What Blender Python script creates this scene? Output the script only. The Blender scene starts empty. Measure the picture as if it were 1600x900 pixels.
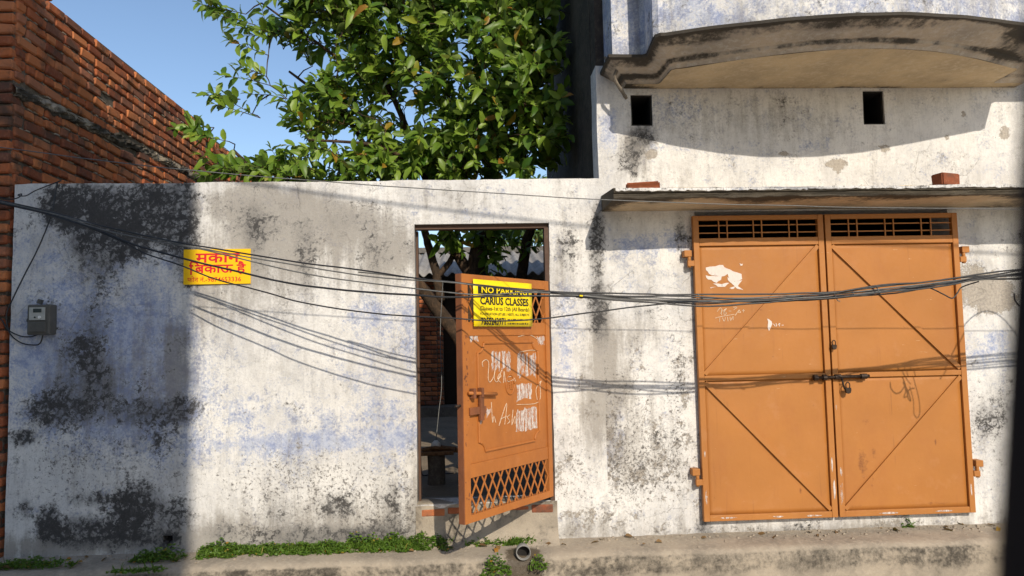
import bpy, bmesh, math, random
import numpy as np
from mathutils import Vector, Matrix, noise as mnoise

random.seed(7); RNG = np.random.default_rng(7)
SC = bpy.context.scene; COL = SC.collection
rad = math.radians

# ------------------------------------------------------------------ camera
CAM = np.array([0.0, -5.2, 1.72]); FPX = 1150.0
def cam_rot(yaw, pitch, roll):
    B = np.array([[1, 0, 0], [0, 0, -1], [0, 1, 0]], float)
    cy, sy = math.cos(yaw), math.sin(yaw); Ry = np.array([[cy, 0, -sy], [0, 1, 0], [sy, 0, cy]])
    cp, sp = math.cos(pitch), math.sin(pitch); Rx = np.array([[1, 0, 0], [0, cp, sp], [0, -sp, cp]])
    cr, sr = math.cos(roll), math.sin(roll); Rz = np.array([[cr, -sr, 0], [sr, cr, 0], [0, 0, 1]])
    return Rz @ Rx @ Ry @ B
CR = cam_rot(rad(3.05), rad(4.05), rad(-1.2))
def ray(px, py): return CR.T @ np.array([(px-800)/FPX, (py-450)/FPX, 1.0])
def at(px, py, Y=0.0):
    d = ray(px, py); return Vector(CAM + d*(Y-CAM[1])/d[1])
def atz(px, py, Z):
    d = ray(px, py); return Vector(CAM + d*(Z-CAM[2])/d[2])
cd = bpy.data.cameras.new('camera'); cam = bpy.data.objects.new('camera', cd); COL.objects.link(cam)
cd.sensor_width = 36; cd.lens = 36*FPX/1600; cd.clip_start = 0.02; cd.clip_end = 2000
m = Matrix.Identity(4)
for i in range(3):
    m[i][0] = CR[0][i]; m[i][1] = -CR[1][i]; m[i][2] = -CR[2][i]; m[i][3] = CAM[i]
cam.matrix_world = m; SC.camera = cam
cd.dof.use_dof = True; cd.dof.focus_distance = 5.3; cd.dof.aperture_fstop = 4.6

# ------------------------------------------------------------------ light
SUN = Vector((0.27, -1.0, 0.615)).normalized()
elev = math.asin(SUN.z); azim = math.atan2(SUN.x, SUN.y)
w = bpy.data.worlds.new('World'); SC.world = w; w.use_nodes = True
wn = w.node_tree; bg = wn.nodes['Background']
sky = wn.nodes.new('ShaderNodeTexSky'); sky.sky_type = 'NISHITA'; sky.sun_disc = False
sky.sun_elevation = elev; sky.sun_rotation = azim; sky.dust_density = 0.7; sky.air_density = 1.0; sky.ozone_density = 2.0
wn.links.new(sky.outputs[0], bg.inputs[0]); bg.inputs[1].default_value = 0.15
sd = bpy.data.lights.new('sun', 'SUN'); sd.energy = 3.9; sd.angle = rad(0.53); sd.color = (1.0, 0.90, 0.75)
so = bpy.data.objects.new('sun', sd); COL.objects.link(so); so.rotation_euler = SUN.to_track_quat('Z', 'Y').to_euler(); so.location = (4, -12, 9)
SC.view_settings.view_transform = 'Standard'; SC.view_settings.look = 'None'
SC.view_settings.exposure = 0.12; SC.view_settings.gamma = 1.0; SC.view_settings.use_curve_mapping = False

# ------------------------------------------------------------------ node helper
class NB:
    def __init__(s, name):
        s.mat = bpy.data.materials.new(name); s.mat.use_nodes = True; s.nt = s.mat.node_tree
        s.bsdf = s.nt.nodes['Principled BSDF']; s.out = s.nt.nodes['Material Output']
        g = s.nt.nodes.new('ShaderNodeNewGeometry'); s.pos = g.outputs['Position']; s.geo = g
        s._obj = None
    @property
    def objc(s):
        if s._obj is None: s._obj = s.nt.nodes.new('ShaderNodeTexCoord').outputs['Object']
        return s._obj
    def link(s, a, b): s.nt.links.new(a, b)
    def put(s, sock, v):
        if isinstance(v, bpy.types.NodeSocket): s.link(v, sock)
        else:
            if isinstance(v, (tuple, list)) and len(v) == 3 and sock.type == 'RGBA': v = (*v, 1)
            sock.default_value = v
    def m(s, op, a, b=0.0, c=0.0, clamp=False):
        n = s.nt.nodes.new('ShaderNodeMath'); n.operation = op; n.use_clamp = clamp
        s.put(n.inputs[0], a); s.put(n.inputs[1], b); s.put(n.inputs[2], c); return n.outputs[0]
    def step(s, v, lo, hi):
        n = s.nt.nodes.new('ShaderNodeMapRange'); n.interpolation_type = 'SMOOTHSTEP'
        s.put(n.inputs[0], v); n.inputs[1].default_value = lo; n.inputs[2].default_value = hi; return n.outputs[0]
    def lin(s, v, a, b, c, d):
        n = s.nt.nodes.new('ShaderNodeMapRange'); s.put(n.inputs[0], v)
        for i, q in enumerate((a, b, c, d)): n.inputs[i+1].default_value = q
        return n.outputs[0]
    def mix(s, f, a, b, mode='MIX'):
        n = s.nt.nodes.new('ShaderNodeMix'); n.data_type = 'RGBA'; n.blend_type = mode
        s.put(n.inputs[0], f); s.put(n.inputs[6], a); s.put(n.inputs[7], b); return n.outputs[2]
    def scale(s, vec, sx, sy, sz, ox=0, oy=0, oz=0):
        n = s.nt.nodes.new('ShaderNodeMapping'); s.put(n.inputs[0], vec)
        n.inputs['Scale'].default_value = (sx, sy, sz); n.inputs['Location'].default_value = (ox, oy, oz); return n.outputs[0]
    def noise(s, sc, det=5, rough=0.6, vec=None, dist=0.0):
        n = s.nt.nodes.new('ShaderNodeTexNoise'); s.put(n.inputs['Vector'], vec if vec is not None else s.pos)
        n.inputs['Scale'].default_value = sc; n.inputs['Detail'].default_value = det
        n.inputs['Roughness'].default_value = rough; n.inputs['Distortion'].default_value = dist; return n.outputs[0]
    def vor(s, sc, feat='F1', vec=None, rnd=1.0):
        n = s.nt.nodes.new('ShaderNodeTexVoronoi'); n.feature = feat; s.put(n.inputs['Vector'], vec if vec is not None else s.pos)
        n.inputs['Scale'].default_value = sc; n.inputs['Randomness'].default_value = rnd; return n.outputs[0]
    def attr(s, name):
        n = s.nt.nodes.new('ShaderNodeAttribute'); n.attribute_name = name; return n.outputs['Fac']
    def orand(s): return s.nt.nodes.new('ShaderNodeObjectInfo').outputs['Random']
    def ramp(s, f, stops):
        n = s.nt.nodes.new('ShaderNodeValToRGB'); s.put(n.inputs[0], f); e = n.color_ramp.elements
        while len(e) < len(stops): e.new(0.5)
        for q, (p, c) in zip(e, stops): q.position = p; q.color = (*c, 1)
        return n.outputs[0]
    def bump(s, h, strength=0.4, dist=0.01):
        n = s.nt.nodes.new('ShaderNodeBump'); n.inputs['Strength'].default_value = strength; n.inputs['Distance'].default_value = dist
        s.put(n.inputs['Height'], h); s.link(n.outputs[0], s.bsdf.inputs['Normal'])
    def fin(s, col, rough=0.8, metal=0.0, spec=0.3):
        s.put(s.bsdf.inputs['Base Color'], col); s.put(s.bsdf.inputs['Roughness'], rough)
        s.bsdf.inputs['Metallic'].default_value = metal; s.bsdf.inputs['Specular IOR Level'].default_value = spec; return s.mat

# ------------------------------------------------------------------ materials
def mat_plaster():
    b = NB('whitewashed_plaster')
    P = b.pos
    n1 = b.noise(3.6, 9, 0.72); n2 = b.noise(15, 8, 0.75); n3 = b.noise(62, 5, 0.7); n0 = b.noise(1.3, 5, 0.6); n4 = b.noise(7.5, 9, 0.75, b.scale(P, 1, 1, 1, 5, 3, 9))
    fbm = b.m('ADD', b.m('MULTIPLY', n1, 0.45), b.m('ADD', b.m('MULTIPLY', n2, 0.37), b.m('MULTIPLY', n3, 0.18)))
    fb2 = b.m('ADD', b.m('MULTIPLY', n4, 0.6), b.m('MULTIPLY', n3, 0.4))
    streak = b.noise(1, 7, 0.7, b.scale(P, 13, 1, 1.6)); brush = b.noise(1, 4, 0.7, b.scale(P, 75, 1, 7))
    col = b.mix(b.step(n0, 0.36, 0.66), (0.72, 0.70, 0.665), (0.57, 0.56, 0.55))
    col = b.mix(b.m('MULTIPLY', b.step(fbm, 0.45, 0.60), 0.70), col, (0.80, 0.775, 0.735))
    col = b.mix(b.m('MULTIPLY', b.step(fb2, 0.46, 0.62), 0.45), col, (0.48, 0.47, 0.46))
    vein = b.m('ABSOLUTE', b.m('SUBTRACT', b.noise(8.5, 7, 0.7, b.scale(P, 1, 1, 1, 2, 8, 4)), 0.5))
    col = b.mix(b.m('MULTIPLY', b.m('SUBTRACT', 1.0, b.step(vein, 0.0, 0.022)), 0.25), col, (0.36, 0.345, 0.33))
    col = b.mix(b.m('MULTIPLY', b.step(brush, 0.46, 0.72), 0.26), col, (0.40, 0.40, 0.41))
    cloud = b.m('ADD', b.m('MULTIPLY', b.noise(1, 7, 0.7, b.scale(P, 5.5, 1, 1.7, 7, 1, 3)), 0.65), b.m('MULTIPLY', n2, 0.35))
    col = b.mix(b.m('MULTIPLY', b.step(cloud, 0.47, 0.66), 0.55), col, (0.33, 0.315, 0.295))
    # old blue wash showing through
    bl = b.m('ADD', b.attr('blue'), b.m('MULTIPLY', b.m('SUBTRACT', fb2, 0.50), 4.4))
    col = b.mix(b.m('MULTIPLY', b.step(bl, 0.12, 0.70), 0.72), col, b.mix(b.step(n2, 0.40, 0.58), (0.155, 0.22, 0.43), (0.42, 0.47, 0.60)))
    # peeled coat: grey-brown cement
    pe = b.m('ADD', b.attr('peel'), b.m('MULTIPLY', b.m('SUBTRACT', fbm, 0.5), 4.0))
    pe = b.m('SUBTRACT', pe, b.m('MULTIPLY', b.step(b.vor(13, 'DISTANCE_TO_EDGE', b.mix(0.5, P, b.noise(5, 7, 0.75), 'ADD')), 0.03, 0.30), 0.34))
    pe = b.m('ADD', pe, b.m('MULTIPLY', b.m('SUBTRACT', n4, 0.5), 2.2))
    pem = b.step(pe, 0.38, 0.56)
    col = b.mix(b.m('MULTIPLY', pem, 0.88), col, b.mix(b.step(n3, 0.3, 0.7), (0.42, 0.37, 0.305), (0.27, 0.24, 0.205)))
    # brown-grey grime in runs
    gr = b.m('ADD', b.attr('grime'), b.m('MULTIPLY', b.m('SUBTRACT', b.m('ADD', b.m('MULTIPLY', streak, 0.5), b.m('MULTIPLY', fb2, 0.5)), 0.5), 3.6))
    col = b.mix(b.m('MULTIPLY', b.step(gr, 0.12, 0.95), 0.74), col, b.mix(n2, (0.20, 0.175, 0.145), (0.30, 0.275, 0.24)))
    # black mould with flaked islands
    warp = b.mix(0.30, P, b.noise(7, 5, 0.7), 'ADD')
    cellf = b.step(b.vor(17, 'DISTANCE_TO_EDGE', warp), 0.03, 0.28)
    mo = b.m('ADD', b.m('MULTIPLY', b.attr('mould'), 0.80), b.m('MULTIPLY', b.m('SUBTRACT', fbm, 0.5), 6.2))
    mo = b.m('SUBTRACT', mo, b.m('MULTIPLY', cellf, 0.42))
    soot_and_shade = b.m('MULTIPLY', b.attr('mould'), b.m('ADD', 0.25, b.m('MULTIPLY', b.m('ADD', n2, streak), 0.55)))
    col = b.mix(b.m('MULTIPLY', b.m('MULTIPLY', b.step(soot_and_shade, 0.20, 0.85), 0.82), b.lin(cellf, 0, 1, 1.0, 0.72)), col, (0.085, 0.082, 0.080))
    col = b.mix(b.m('MULTIPLY', b.step(mo, 0.05, 0.70), 0.40), col, (0.20, 0.195, 0.19))
    mom = b.step(mo, 0.30, 0.85)
    col = b.mix(b.m('MULTIPLY', mom, 0.93), col, b.mix(n3, (0.020, 0.019, 0.020), (0.085, 0.081, 0.078)))
    # dark specks
    sp = b.m('ADD', b.m('MULTIPLY', b.attr('speck'), 0.20), b.m('ADD', b.m('MULTIPLY', b.noise(48, 5, 0.78), 0.72), b.m('MULTIPLY', n2, 0.28)))
    spm = b.step(sp, 0.625, 0.70)
    col = b.mix(b.m('MULTIPLY', spm, 0.82), col, (0.10, 0.092, 0.085))
    # hairline cracks
    ck = b.vor(3.1, 'DISTANCE_TO_EDGE', b.mix(0.28, P, b.noise(7, 6, 0.7), 'ADD'))
    ckm = b.m('MULTIPLY', b.m('SUBTRACT', 1.0, b.step(ck, 0.0, 0.010)), b.step(n0, 0.50, 0.6))
    col = b.mix(b.m('MULTIPLY', ckm, 0.5), col, (0.16, 0.15, 0.14))
    h = b.m('ADD', b.m('MULTIPLY', fbm, 1.0), b.m('MULTIPLY', n3, 0.25))
    h = b.m('SUBTRACT', h, b.m('MULTIPLY', pem, 0.30)); h = b.m('SUBTRACT', h, b.m('MULTIPLY', ckm, 0.3)); h = b.m('SUBTRACT', h, b.m('MULTIPLY', spm, 0.12)); h = b.m('SUBTRACT', h, b.m('MULTIPLY', mom, 0.06))
    b.bump(h, 0.6, 0.016)
    return b.fin(col, 0.92, spec=0.15)

def mat_cement(name, c1, c2, c3, sc=1.0, wet=False):
    b = NB(name); a = b.noise(3.2*sc, 6, 0.65); f = b.noise(26*sc, 6, 0.7); g = b.noise(110*sc, 3, 0.6)
    col = b.mix(b.step(a, 0.35, 0.65), c1, c2); col = b.mix(b.m('MULTIPLY', b.step(f, 0.45, 0.7), 0.7), col, c3)
    col = b.mix(b.m('MULTIPLY', b.step(g, 0.6, 0.75), 0.4), col, (0.08, 0.07, 0.06))
    rough = 0.92
    mo = b.m('ADD', b.attr('mould'), b.m('MULTIPLY', b.m('SUBTRACT', b.m('ADD', b.m('MULTIPLY', a, 0.5), b.m('MULTIPLY', f, 0.6)), 0.55), 2.2))
    col = b.mix(b.m('MULTIPLY', b.step(mo, 0.25, 0.85), 0.92), col, (0.034, 0.030, 0.025))
    if wet:
        wm = b.step(b.m('ADD', b.attr('wet'), b.m('MULTIPLY', b.m('SUBTRACT', f, 0.5), 0.8)), 0.35, 0.6)
        col = b.mix(b.m('MULTIPLY', wm, 0.85), col, (0.055, 0.04, 0.025)); rough = b.lin(wm, 0, 1, 0.92, 0.35)
    b.bump(b.m('ADD', b.m('MULTIPLY', f, 0.6), b.m('MULTIPLY', g, 0.3)), 0.7, 0.012)
    return b.fin(col, rough, spec=0.2)

def mat_paint(name, base, dark, rust=True, blobs=(), rough=0.48):
    b = NB(name); a = b.noise(1.6, 5, 0.6); f = b.noise(30, 6, 0.7); st = b.noise(1, 5, 0.6, b.scale(b.pos, 7, 7, 1.1)); r2 = b.noise(7, 6, 0.65)
    col = b.mix(b.step(a, 0.3, 0.7), base, tuple(x*1.14 for x in base))
    col = b.mix(b.m('MULTIPLY', b.step(st, 0.45, 0.8), 0.16), col, dark)
    dirt = b.noise(2.6, 8, 0.72, b.scale(b.pos, 1, 1, 0.55, 3, 1, 2)); col = b.mix(b.m('MULTIPLY', b.step(dirt, 0.45, 0.66), 0.55), col, dark)
    run = b.noise(1, 5, 0.7, b.scale(b.pos, 34, 34, 1.3)); col = b.mix(b.m('MULTIPLY', b.step(run, 0.60, 0.78), 0.40), col, (0.15, 0.055, 0.02))
    col = b.mix(b.m('MULTIPLY', b.step(r2, 0.55, 0.75), 0.28), col, tuple(min(1, x*1.1+0.06) for x in base))
    if rust:
        rm = b.step(b.m('ADD', b.m('MULTIPLY', f, 0.7), b.m('MULTIPLY', r2, 0.5)), 0.76, 0.84)
        for (x, z, rx, rz, s) in blobs:
            sx = b.nt.nodes.new('ShaderNodeSeparateXYZ'); b.link(b.pos, sx.inputs[0])
            dx = b.m('DIVIDE', b.m('SUBTRACT', sx.outputs[0], x), rx); dz = b.m('DIVIDE', b.m('SUBTRACT', sx.outputs[2], z), rz)
            d = b.m('ADD', b.m('MULTIPLY', dx, dx), b.m('MULTIPLY', dz, dz))
            k = b.step(b.m('ADD', b.m('SUBTRACT', s, d), b.m('MULTIPLY', b.m('SUBTRACT', f, 0.5), 2.5)), 0.1, 1.0)
            col = b.mix(b.m('MULTIPLY', k, 0.75), col, (0.15, 0.048, 0.016))
        col = b.mix(b.m('MULTIPLY', rm, 0.85), col, (0.10, 0.045, 0.02))
    sc = b.noise(1, 2, 0.5, b.scale(b.pos, 8, 8, 90)); scm = b.m('MULTIPLY', b.step(sc, 0.72, 0.76), b.step(f, 0.5, 0.6))
    col = b.mix(b.m('MULTIPLY', scm, 0.5), col, (0.62, 0.42, 0.25))
    b.bump(b.m('ADD', b.m('MULTIPLY', a, 1.4), b.m('MULTIPLY', f, 0.10)), 0.25, 0.02)
    return b.fin(col, b.lin(f, 0.3, 0.7, rough, rough+0.2), spec=0.35)

def mat_brick(name, dirt=0.5):
    b = NB(name); r = b.m('FRACT', b.m('ADD', b.m('MULTIPLY', b.orand(), 3.7), b.attr('rnd')))
    col = b.ramp(r, [(0, (0.20, 0.062, 0.034)), (0.3, (0.42, 0.125, 0.050)), (0.62, (0.52, 0.185, 0.072)), (0.85, (0.38, 0.15, 0.082)), (1, (0.15, 0.065, 0.045))])
    f = b.noise(45, 6, 0.7); a = b.noise(5, 6, 0.7); c = b.noise(1.4, 5, 0.65)
    col = b.mix(b.m('MULTIPLY', b.step(f, 0.5, 0.75), 0.5), col, (0.44, 0.22, 0.12))
    col = b.mix(b.m('MULTIPLY', b.step(a, 0.48, 0.68), 0.80), col, (0.085, 0.06, 0.045))
    col = b.mix(b.m('MULTIPLY', b.step(c, 0.5, 0.68), dirt), col, (0.06, 0.048, 0.04))
    b.bump(b.m('ADD', b.m('MULTIPLY', f, 0.5), b.m('MULTIPLY', a, 0.6)), 0.8, 0.012)
    return b.fin(col, 0.93, spec=0.15)

def mat_plain(name, c, rough=0.6, metal=0.0, var=0.25, sc=18, spec=0.3, bump=0.15):
    b = NB(name); n = b.noise(sc, 6, 0.65)
    col = b.mix(b.step(n, 0.35, 0.7), c, tuple(x*(1-var) for x in c)); b.bump(n, bump, 0.004)
    return b.fin(col, rough, metal, spec)

def mat_leaf(name, dark, light, under, yellow=0.03, trans=0.3):
    b = NB(name); r = b.m('FRACT', b.m('ADD', b.m('MULTIPLY', b.orand(), 5.3), b.attr('rnd')))
    y0 = 1.0-yellow
    col = b.ramp(r, [(0, dark), (0.5, tuple((x+y)/2 for x, y in zip(dark, light))), (max(0.6, y0-0.02), light), (y0, (0.42, 0.26, 0.03)), (1, (0.40, 0.17, 0.03))])
    n = b.noise(30, 4, 0.6); col = b.mix(b.m('MULTIPLY', n, 0.35), col, tuple(x*0.6 for x in dark))
    col = b.mix(b.m('MULTIPLY', b.geo.outputs['Backfacing'], 0.55), col, under)
    b.fin(col, 0.42, spec=0.4)
    t = b.nt.nodes.new('ShaderNodeBsdfTranslucent'); b.put(t.inputs[0], b.mix(0.5, col, (0.16, 0.26, 0.02)))
    ms = b.nt.nodes.new('ShaderNodeMixShader'); ms.inputs[0].default_value = trans
    b.link(b.bsdf.outputs[0], ms.inputs[1]); b.link(t.outputs[0], ms.inputs[2]); b.link(ms.outputs[0], b.out.inputs[0])
    return b.mat

def mat_bark():
    b = NB('bark'); n = b.noise(12, 6, 0.7); s = b.noise(1, 5, 0.7, b.scale(b.pos, 60, 60, 7))
    col = b.mix(b.step(n, 0.4, 0.65), (0.050, 0.036, 0.026), (0.11, 0.070, 0.044)); col = b.mix(b.m('MULTIPLY', b.step(s, 0.5, 0.7), 0.6), col, (0.025, 0.019, 0.015))
    b.bump(s, 0.8, 0.02); return b.fin(col, 0.9, spec=0.1)

M = {}
M['plaster'] = mat_plaster()
M['ledge'] = mat_cement('cement_ledge', (0.36, 0.305, 0.235), (0.25, 0.215, 0.17), (0.43, 0.37, 0.29), 1.3, True)
M['soffit'] = mat_cement('stained_cement', (0.60, 0.475, 0.31), (0.46, 0.365, 0.245), (0.64, 0.54, 0.40), 0.9)
M['moulding'] = mat_cement('weathered_moulding', (0.48, 0.41, 0.33), (0.34, 0.305, 0.265), (0.56, 0.53, 0.50), 1.0)
M['concrete'] = mat_cement('dark_concrete', (0.17, 0.145, 0.115), (0.12, 0.10, 0.08), (0.25, 0.215, 0.17), 1.5)
M['mossy'] = mat_cement('old_render', (0.16, 0.15, 0.135), (0.09, 0.085, 0.08), (0.22, 0.20, 0.18), 0.8)
M['soot_and_shade'] = mat_plain('soot_and_shade', (0.018, 0.016, 0.015), 0.95, 0, 0.3, 20)  # near-black that paints the shade inside the gate room and vents
M['near_black'] = mat_cement('near_black_render', (0.075, 0.062, 0.050), (0.040, 0.034, 0.030), (0.11, 0.09, 0.07), 0.9)  # overall near-black tone for the side and upper walls
M['soil'] = mat_cement('earth', (0.25, 0.195, 0.135), (0.19, 0.15, 0.105), (0.31, 0.25, 0.175), 0.8)
M['road'] = mat_cement('lane_concrete', (0.46, 0.41, 0.34), (0.38, 0.34, 0.28), (0.50, 0.45, 0.37), 0.8)
M['mortar'] = mat_cement('mortar', (0.15, 0.12, 0.09), (0.08, 0.065, 0.05), (0.25, 0.21, 0.165), 2.0)
ORANGE = (0.355, 0.140, 0.030)
M['gate'] = mat_paint('ochre_gate_paint', ORANGE, (0.34, 0.125, 0.03), True, [(2.74, 0.80, 0.05, 0.14, 0.7), (2.83, 0.86, 0.03, 0.06, 0.5), (2.78, 1.09, 0.05, 0.04, 0.5), (2.28, 0.62, 0.012, 0.03, 0.7), (3.28, 0.93, 0.010, 0.03, 0.9), (3.1, 1.75, 0.02, 0.03, 0.4), (2.80, 0.66, 0.015, 0.14, 0.4), (1.66, 0.58, 0.05, 0.05, 0.3), (2.62, 0.50, 0.2, 0.02, 0.3), (3.25, 0.50, 0.3, 0.02, 0.35), (2.30, 1.36, 0.25, 0.02, 0.2), (2.2, 0.75, 0.04, 0.05, 0.2), (2.05, 1.9, 0.03, 0.02, 0.3)])
M['door'] = mat_paint('ochre_door_paint', (0.37, 0.128, 0.027), (0.27, 0.09, 0.022), True)
M['doorrust'] = mat_paint('worn_door_edge', (0.20, 0.07, 0.028), (0.06, 0.03, 0.02), True, rough=0.7)
M['frame'] = mat_paint('brown_frame_paint', (0.085, 0.045, 0.028), (0.05, 0.03, 0.02), True, rough=0.6)
M['iron'] = mat_plain('dark_iron', (0.045, 0.03, 0.022), 0.55, 0.5, 0.5, 60)
M['lime'] = mat_cement('pale_mortar', (0.36, 0.30, 0.23), (0.25, 0.205, 0.155), (0.44, 0.38, 0.30), 2.5)
M['brick'] = mat_brick('fired_brick', 0.55)
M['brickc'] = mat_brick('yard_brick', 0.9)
M['cable'] = mat_plain('black_cable', (0.018, 0.018, 0.020), 0.42, 0, 0.3, 40, 0.5)
M['cableg'] = mat_plain('grey_cable', (0.13, 0.13, 0.125), 0.45, 0, 0.4, 40, 0.5)
M['yellow'] = mat_plain('yellow_board', (0.85, 0.50, 0.006), 0.45, 0, 0.08, 8)
M['yellow2'] = mat_plain('yellow_sheet', (0.88, 0.66, 0.006), 0.40, 0, 0.06, 8)
M['red'] = mat_plain('red_lettering', (0.62, 0.015, 0.025), 0.5, 0, 0.15, 30)
M['black'] = mat_plain('black_lettering', (0.02, 0.02, 0.018), 0.5, 0, 0.2, 30)
M['paper'] = mat_plain('torn_paper', (0.80, 0.76, 0.72), 0.9, 0, 0.2, 25)
def mat_smear(name='rubbed_whitewash', lo=0.42, hi=0.60):
    b = NB(name); st = b.noise(1, 6, 0.75, b.scale(b.pos, 70, 70, 9)); f = b.noise(40, 5, 0.7)
    b.fin(b.mix(f, (0.72, 0.66, 0.62), (0.60, 0.50, 0.44)), 0.9)
    t = b.nt.nodes.new('ShaderNodeBsdfTransparent'); ms = b.nt.nodes.new('ShaderNodeMixShader')
    b.link(b.step(b.m('ADD', b.m('MULTIPLY', st, 0.7), b.m('MULTIPLY', f, 0.3)), lo, hi), ms.inputs[0])
    b.link(t.outputs[0], ms.inputs[1]); b.link(b.bsdf.outputs[0], ms.inputs[2]); b.link(ms.outputs[0], b.out.inputs[0]); return b.mat
M['smear'] = mat_smear()
M['tornpaper'] = mat_smear('torn_poster_paper', 0.37, 0.44)
M['chalk'] = mat_plain('chalk', (0.74, 0.58, 0.42), 0.95, 0, 0.4, 60)
M['meter'] = mat_plain('meter_grey', (0.105, 0.10, 0.088), 0.5, 0, 0.25, 12)
M['meterlabel'] = mat_plain('meter_label', (0.42, 0.42, 0.38), 0.4, 0, 0.2, 30)
M['lcd'] = mat_plain('meter_display', (0.045, 0.055, 0.05), 0.15, 0, 0.1, 10)
M['sheet'] = mat_cement('asbestos_sheet', (0.30, 0.285, 0.265), (0.22, 0.205, 0.19), (0.37, 0.35, 0.33), 1.2)
M['wood'] = mat_plain('old_wood', (0.24, 0.13, 0.065), 0.8, 0, 0.5, 30, 0.2, 0.4)
M['pvc'] = mat_plain('grey_pvc', (0.24, 0.23, 0.215), 0.55, 0, 0.3, 15)
M['white'] = mat_plain('white_porcelain', (0.75, 0.74, 0.70), 0.3, 0, 0.1, 10)
M['bark'] = mat_bark()
M['leaf'] = mat_leaf('guava_leaf', (0.065, 0.150, 0.016), (0.30, 0.43, 0.050), (0.30, 0.38, 0.13), 0.02, 0.38)
M['leaffar'] = mat_leaf('far_leaf', (0.055, 0.105, 0.025), (0.13, 0.21, 0.05), (0.15, 0.20, 0.08), 0.01, 0.3)
M['weed'] = mat_leaf('weed_leaf', (0.055, 0.120, 0.014), (0.155, 0.270, 0.030), (0.15, 0.24, 0.05), 0.015, 0.3)
M['post_shade'] = mat_plain('black_brown_shade', (0.020, 0.009, 0.006), 0.8, 0, 0.3, 20)  # near-black tone holds the shade on the added post

# ------------------------------------------------------------------ object helpers
def tag(o, label=None, cat=None, group=None, kind=None):
    if label: o['label'] = label
    if cat: o['category'] = cat
    if group: o['group'] = group
    if kind: o['kind'] = kind
    return o
def empty(name, loc=(0, 0, 0), rot=None):
    o = bpy.data.objects.new(name, None); COL.objects.link(o); o.location = loc
    if rot is not None: o.rotation_euler = rot
    return o
def link(name, me, mat=None, parent=None, smooth=False):
    if mat is not None:
        me.materials.clear(); me.materials.append(mat)
    if smooth: me.polygons.foreach_set('use_smooth', [True]*len(me.polygons))
    o = bpy.data.objects.new(name, me); COL.objects.link(o)
    if parent is not None: o.parent = parent
    return o
def mesh(name, v, f, mat, parent=None, smooth=False, attrs=None, fattrs=None):
    me = bpy.data.meshes.new(name); me.from_pydata([tuple(p) for p in v], [], f); me.update()
    for k, a in (attrs or {}).items():
        at_ = me.attributes.new(k, 'FLOAT', 'POINT'); at_.data.foreach_set('value', np.asarray(a, np.float32))
    for k, a in (fattrs or {}).items():
        at_ = me.attributes.new(k, 'FLOAT', 'FACE'); at_.data.foreach_set('value', np.asarray(a, np.float32))
    return link(name, me, mat, parent, smooth)
BOXF = [(0, 3, 2, 1), (4, 5, 6, 7), (0, 1, 5, 4), (1, 2, 6, 5), (2, 3, 7, 6), (3, 0, 4, 7)]
class MB:
    def __init__(s): s.v = []; s.f = []
    def box(s, a, b, mtx=None):
        x0, y0, z0 = [min(p, q) for p, q in zip(a, b)]; x1, y1, z1 = [max(p, q) for p, q in zip(a, b)]
        k = len(s.v); P = [(x0, y0, z0), (x1, y0, z0), (x1, y1, z0), (x0, y1, z0), (x0, y0, z1), (x1, y0, z1), (x1, y1, z1), (x0, y1, z1)]
        s.v += [tuple(mtx @ Vector(p)) if mtx else p for p in P]; s.f += [tuple(k+i for i in q) for q in BOXF]; return s
    def bar(s, a, b, w, t, up=(0, 1, 0)):
        a = Vector(a); b = Vector(b); d = b-a; L = d.length; d.normalize(); u = Vector(up); n = (u-d*u.dot(d)).normalized(); sd = d.cross(n)
        mt = Matrix(((d.x, sd.x, n.x, a.x), (d.y, sd.y, n.y, a.y), (d.z, sd.z, n.z, a.z), (0, 0, 0, 1)))
        return s.box((0, -w/2, -t/2), (L, w/2, t/2), mt)
    def tube(s, pts, r, n=6, cap=True):
        pts = [Vector(p) for p in pts]; k0 = len(s.v); prev = None
        for i, p in enumerate(pts):
            d = (pts[min(i+1, len(pts)-1)]-pts[max(i-1, 0)]).normalized()
            if prev is None: u = d.orthogonal().normalized()
            else: u = (prev-d*prev.dot(d)).normalized()
            prev = u; v_ = d.cross(u); rr = r[i] if isinstance(r, (list, tuple)) else r
            for j in range(n):
                a = 2*math.pi*j/n; s.v.append(tuple(p+(u*math.cos(a)+v_*math.sin(a))*rr))
        for i in range(len(pts)-1):
            for j in range(n):
                a = k0+i*n+j; b_ = k0+i*n+(j+1) % n; s.f.append((a, b_, b_+n, a+n))
        if cap:
            s.f.append(tuple(k0+j for j in reversed(range(n)))); e = k0+(len(pts)-1)*n; s.f.append(tuple(e+j for j in range(n)))
        return s
    def disc(s, c, r, ax=(0, -1, 0), n=14, t=0.004):
        ax = Vector(ax).normalized(); c = Vector(c); return s.tube([c-ax*t/2, c+ax*t/2], r, n)
    def poly(s, pts, off):
        k = len(s.v); n = len(pts); off = Vector(off)
        s.v += [tuple(p) for p in pts]+[tuple(Vector(p)+off) for p in pts]
        s.f.append(tuple(range(k, k+n))); s.f.append(tuple(range(k+2*n-1, k+n-1, -1)))
        for i in range(n): j = (i+1) % n; s.f.append((k+j, k+i, k+n+i, k+n+j))
        return s
    def build(s, name, mat, parent=None, smooth=False, bevel=0.0):
        o = mesh(name, s.v, s.f, mat, parent, smooth)
        if bevel:
            md = o.modifiers.new('bevel', 'BEVEL'); md.width = bevel; md.segments = 2; md.limit_method = 'ANGLE'
        return o
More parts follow.
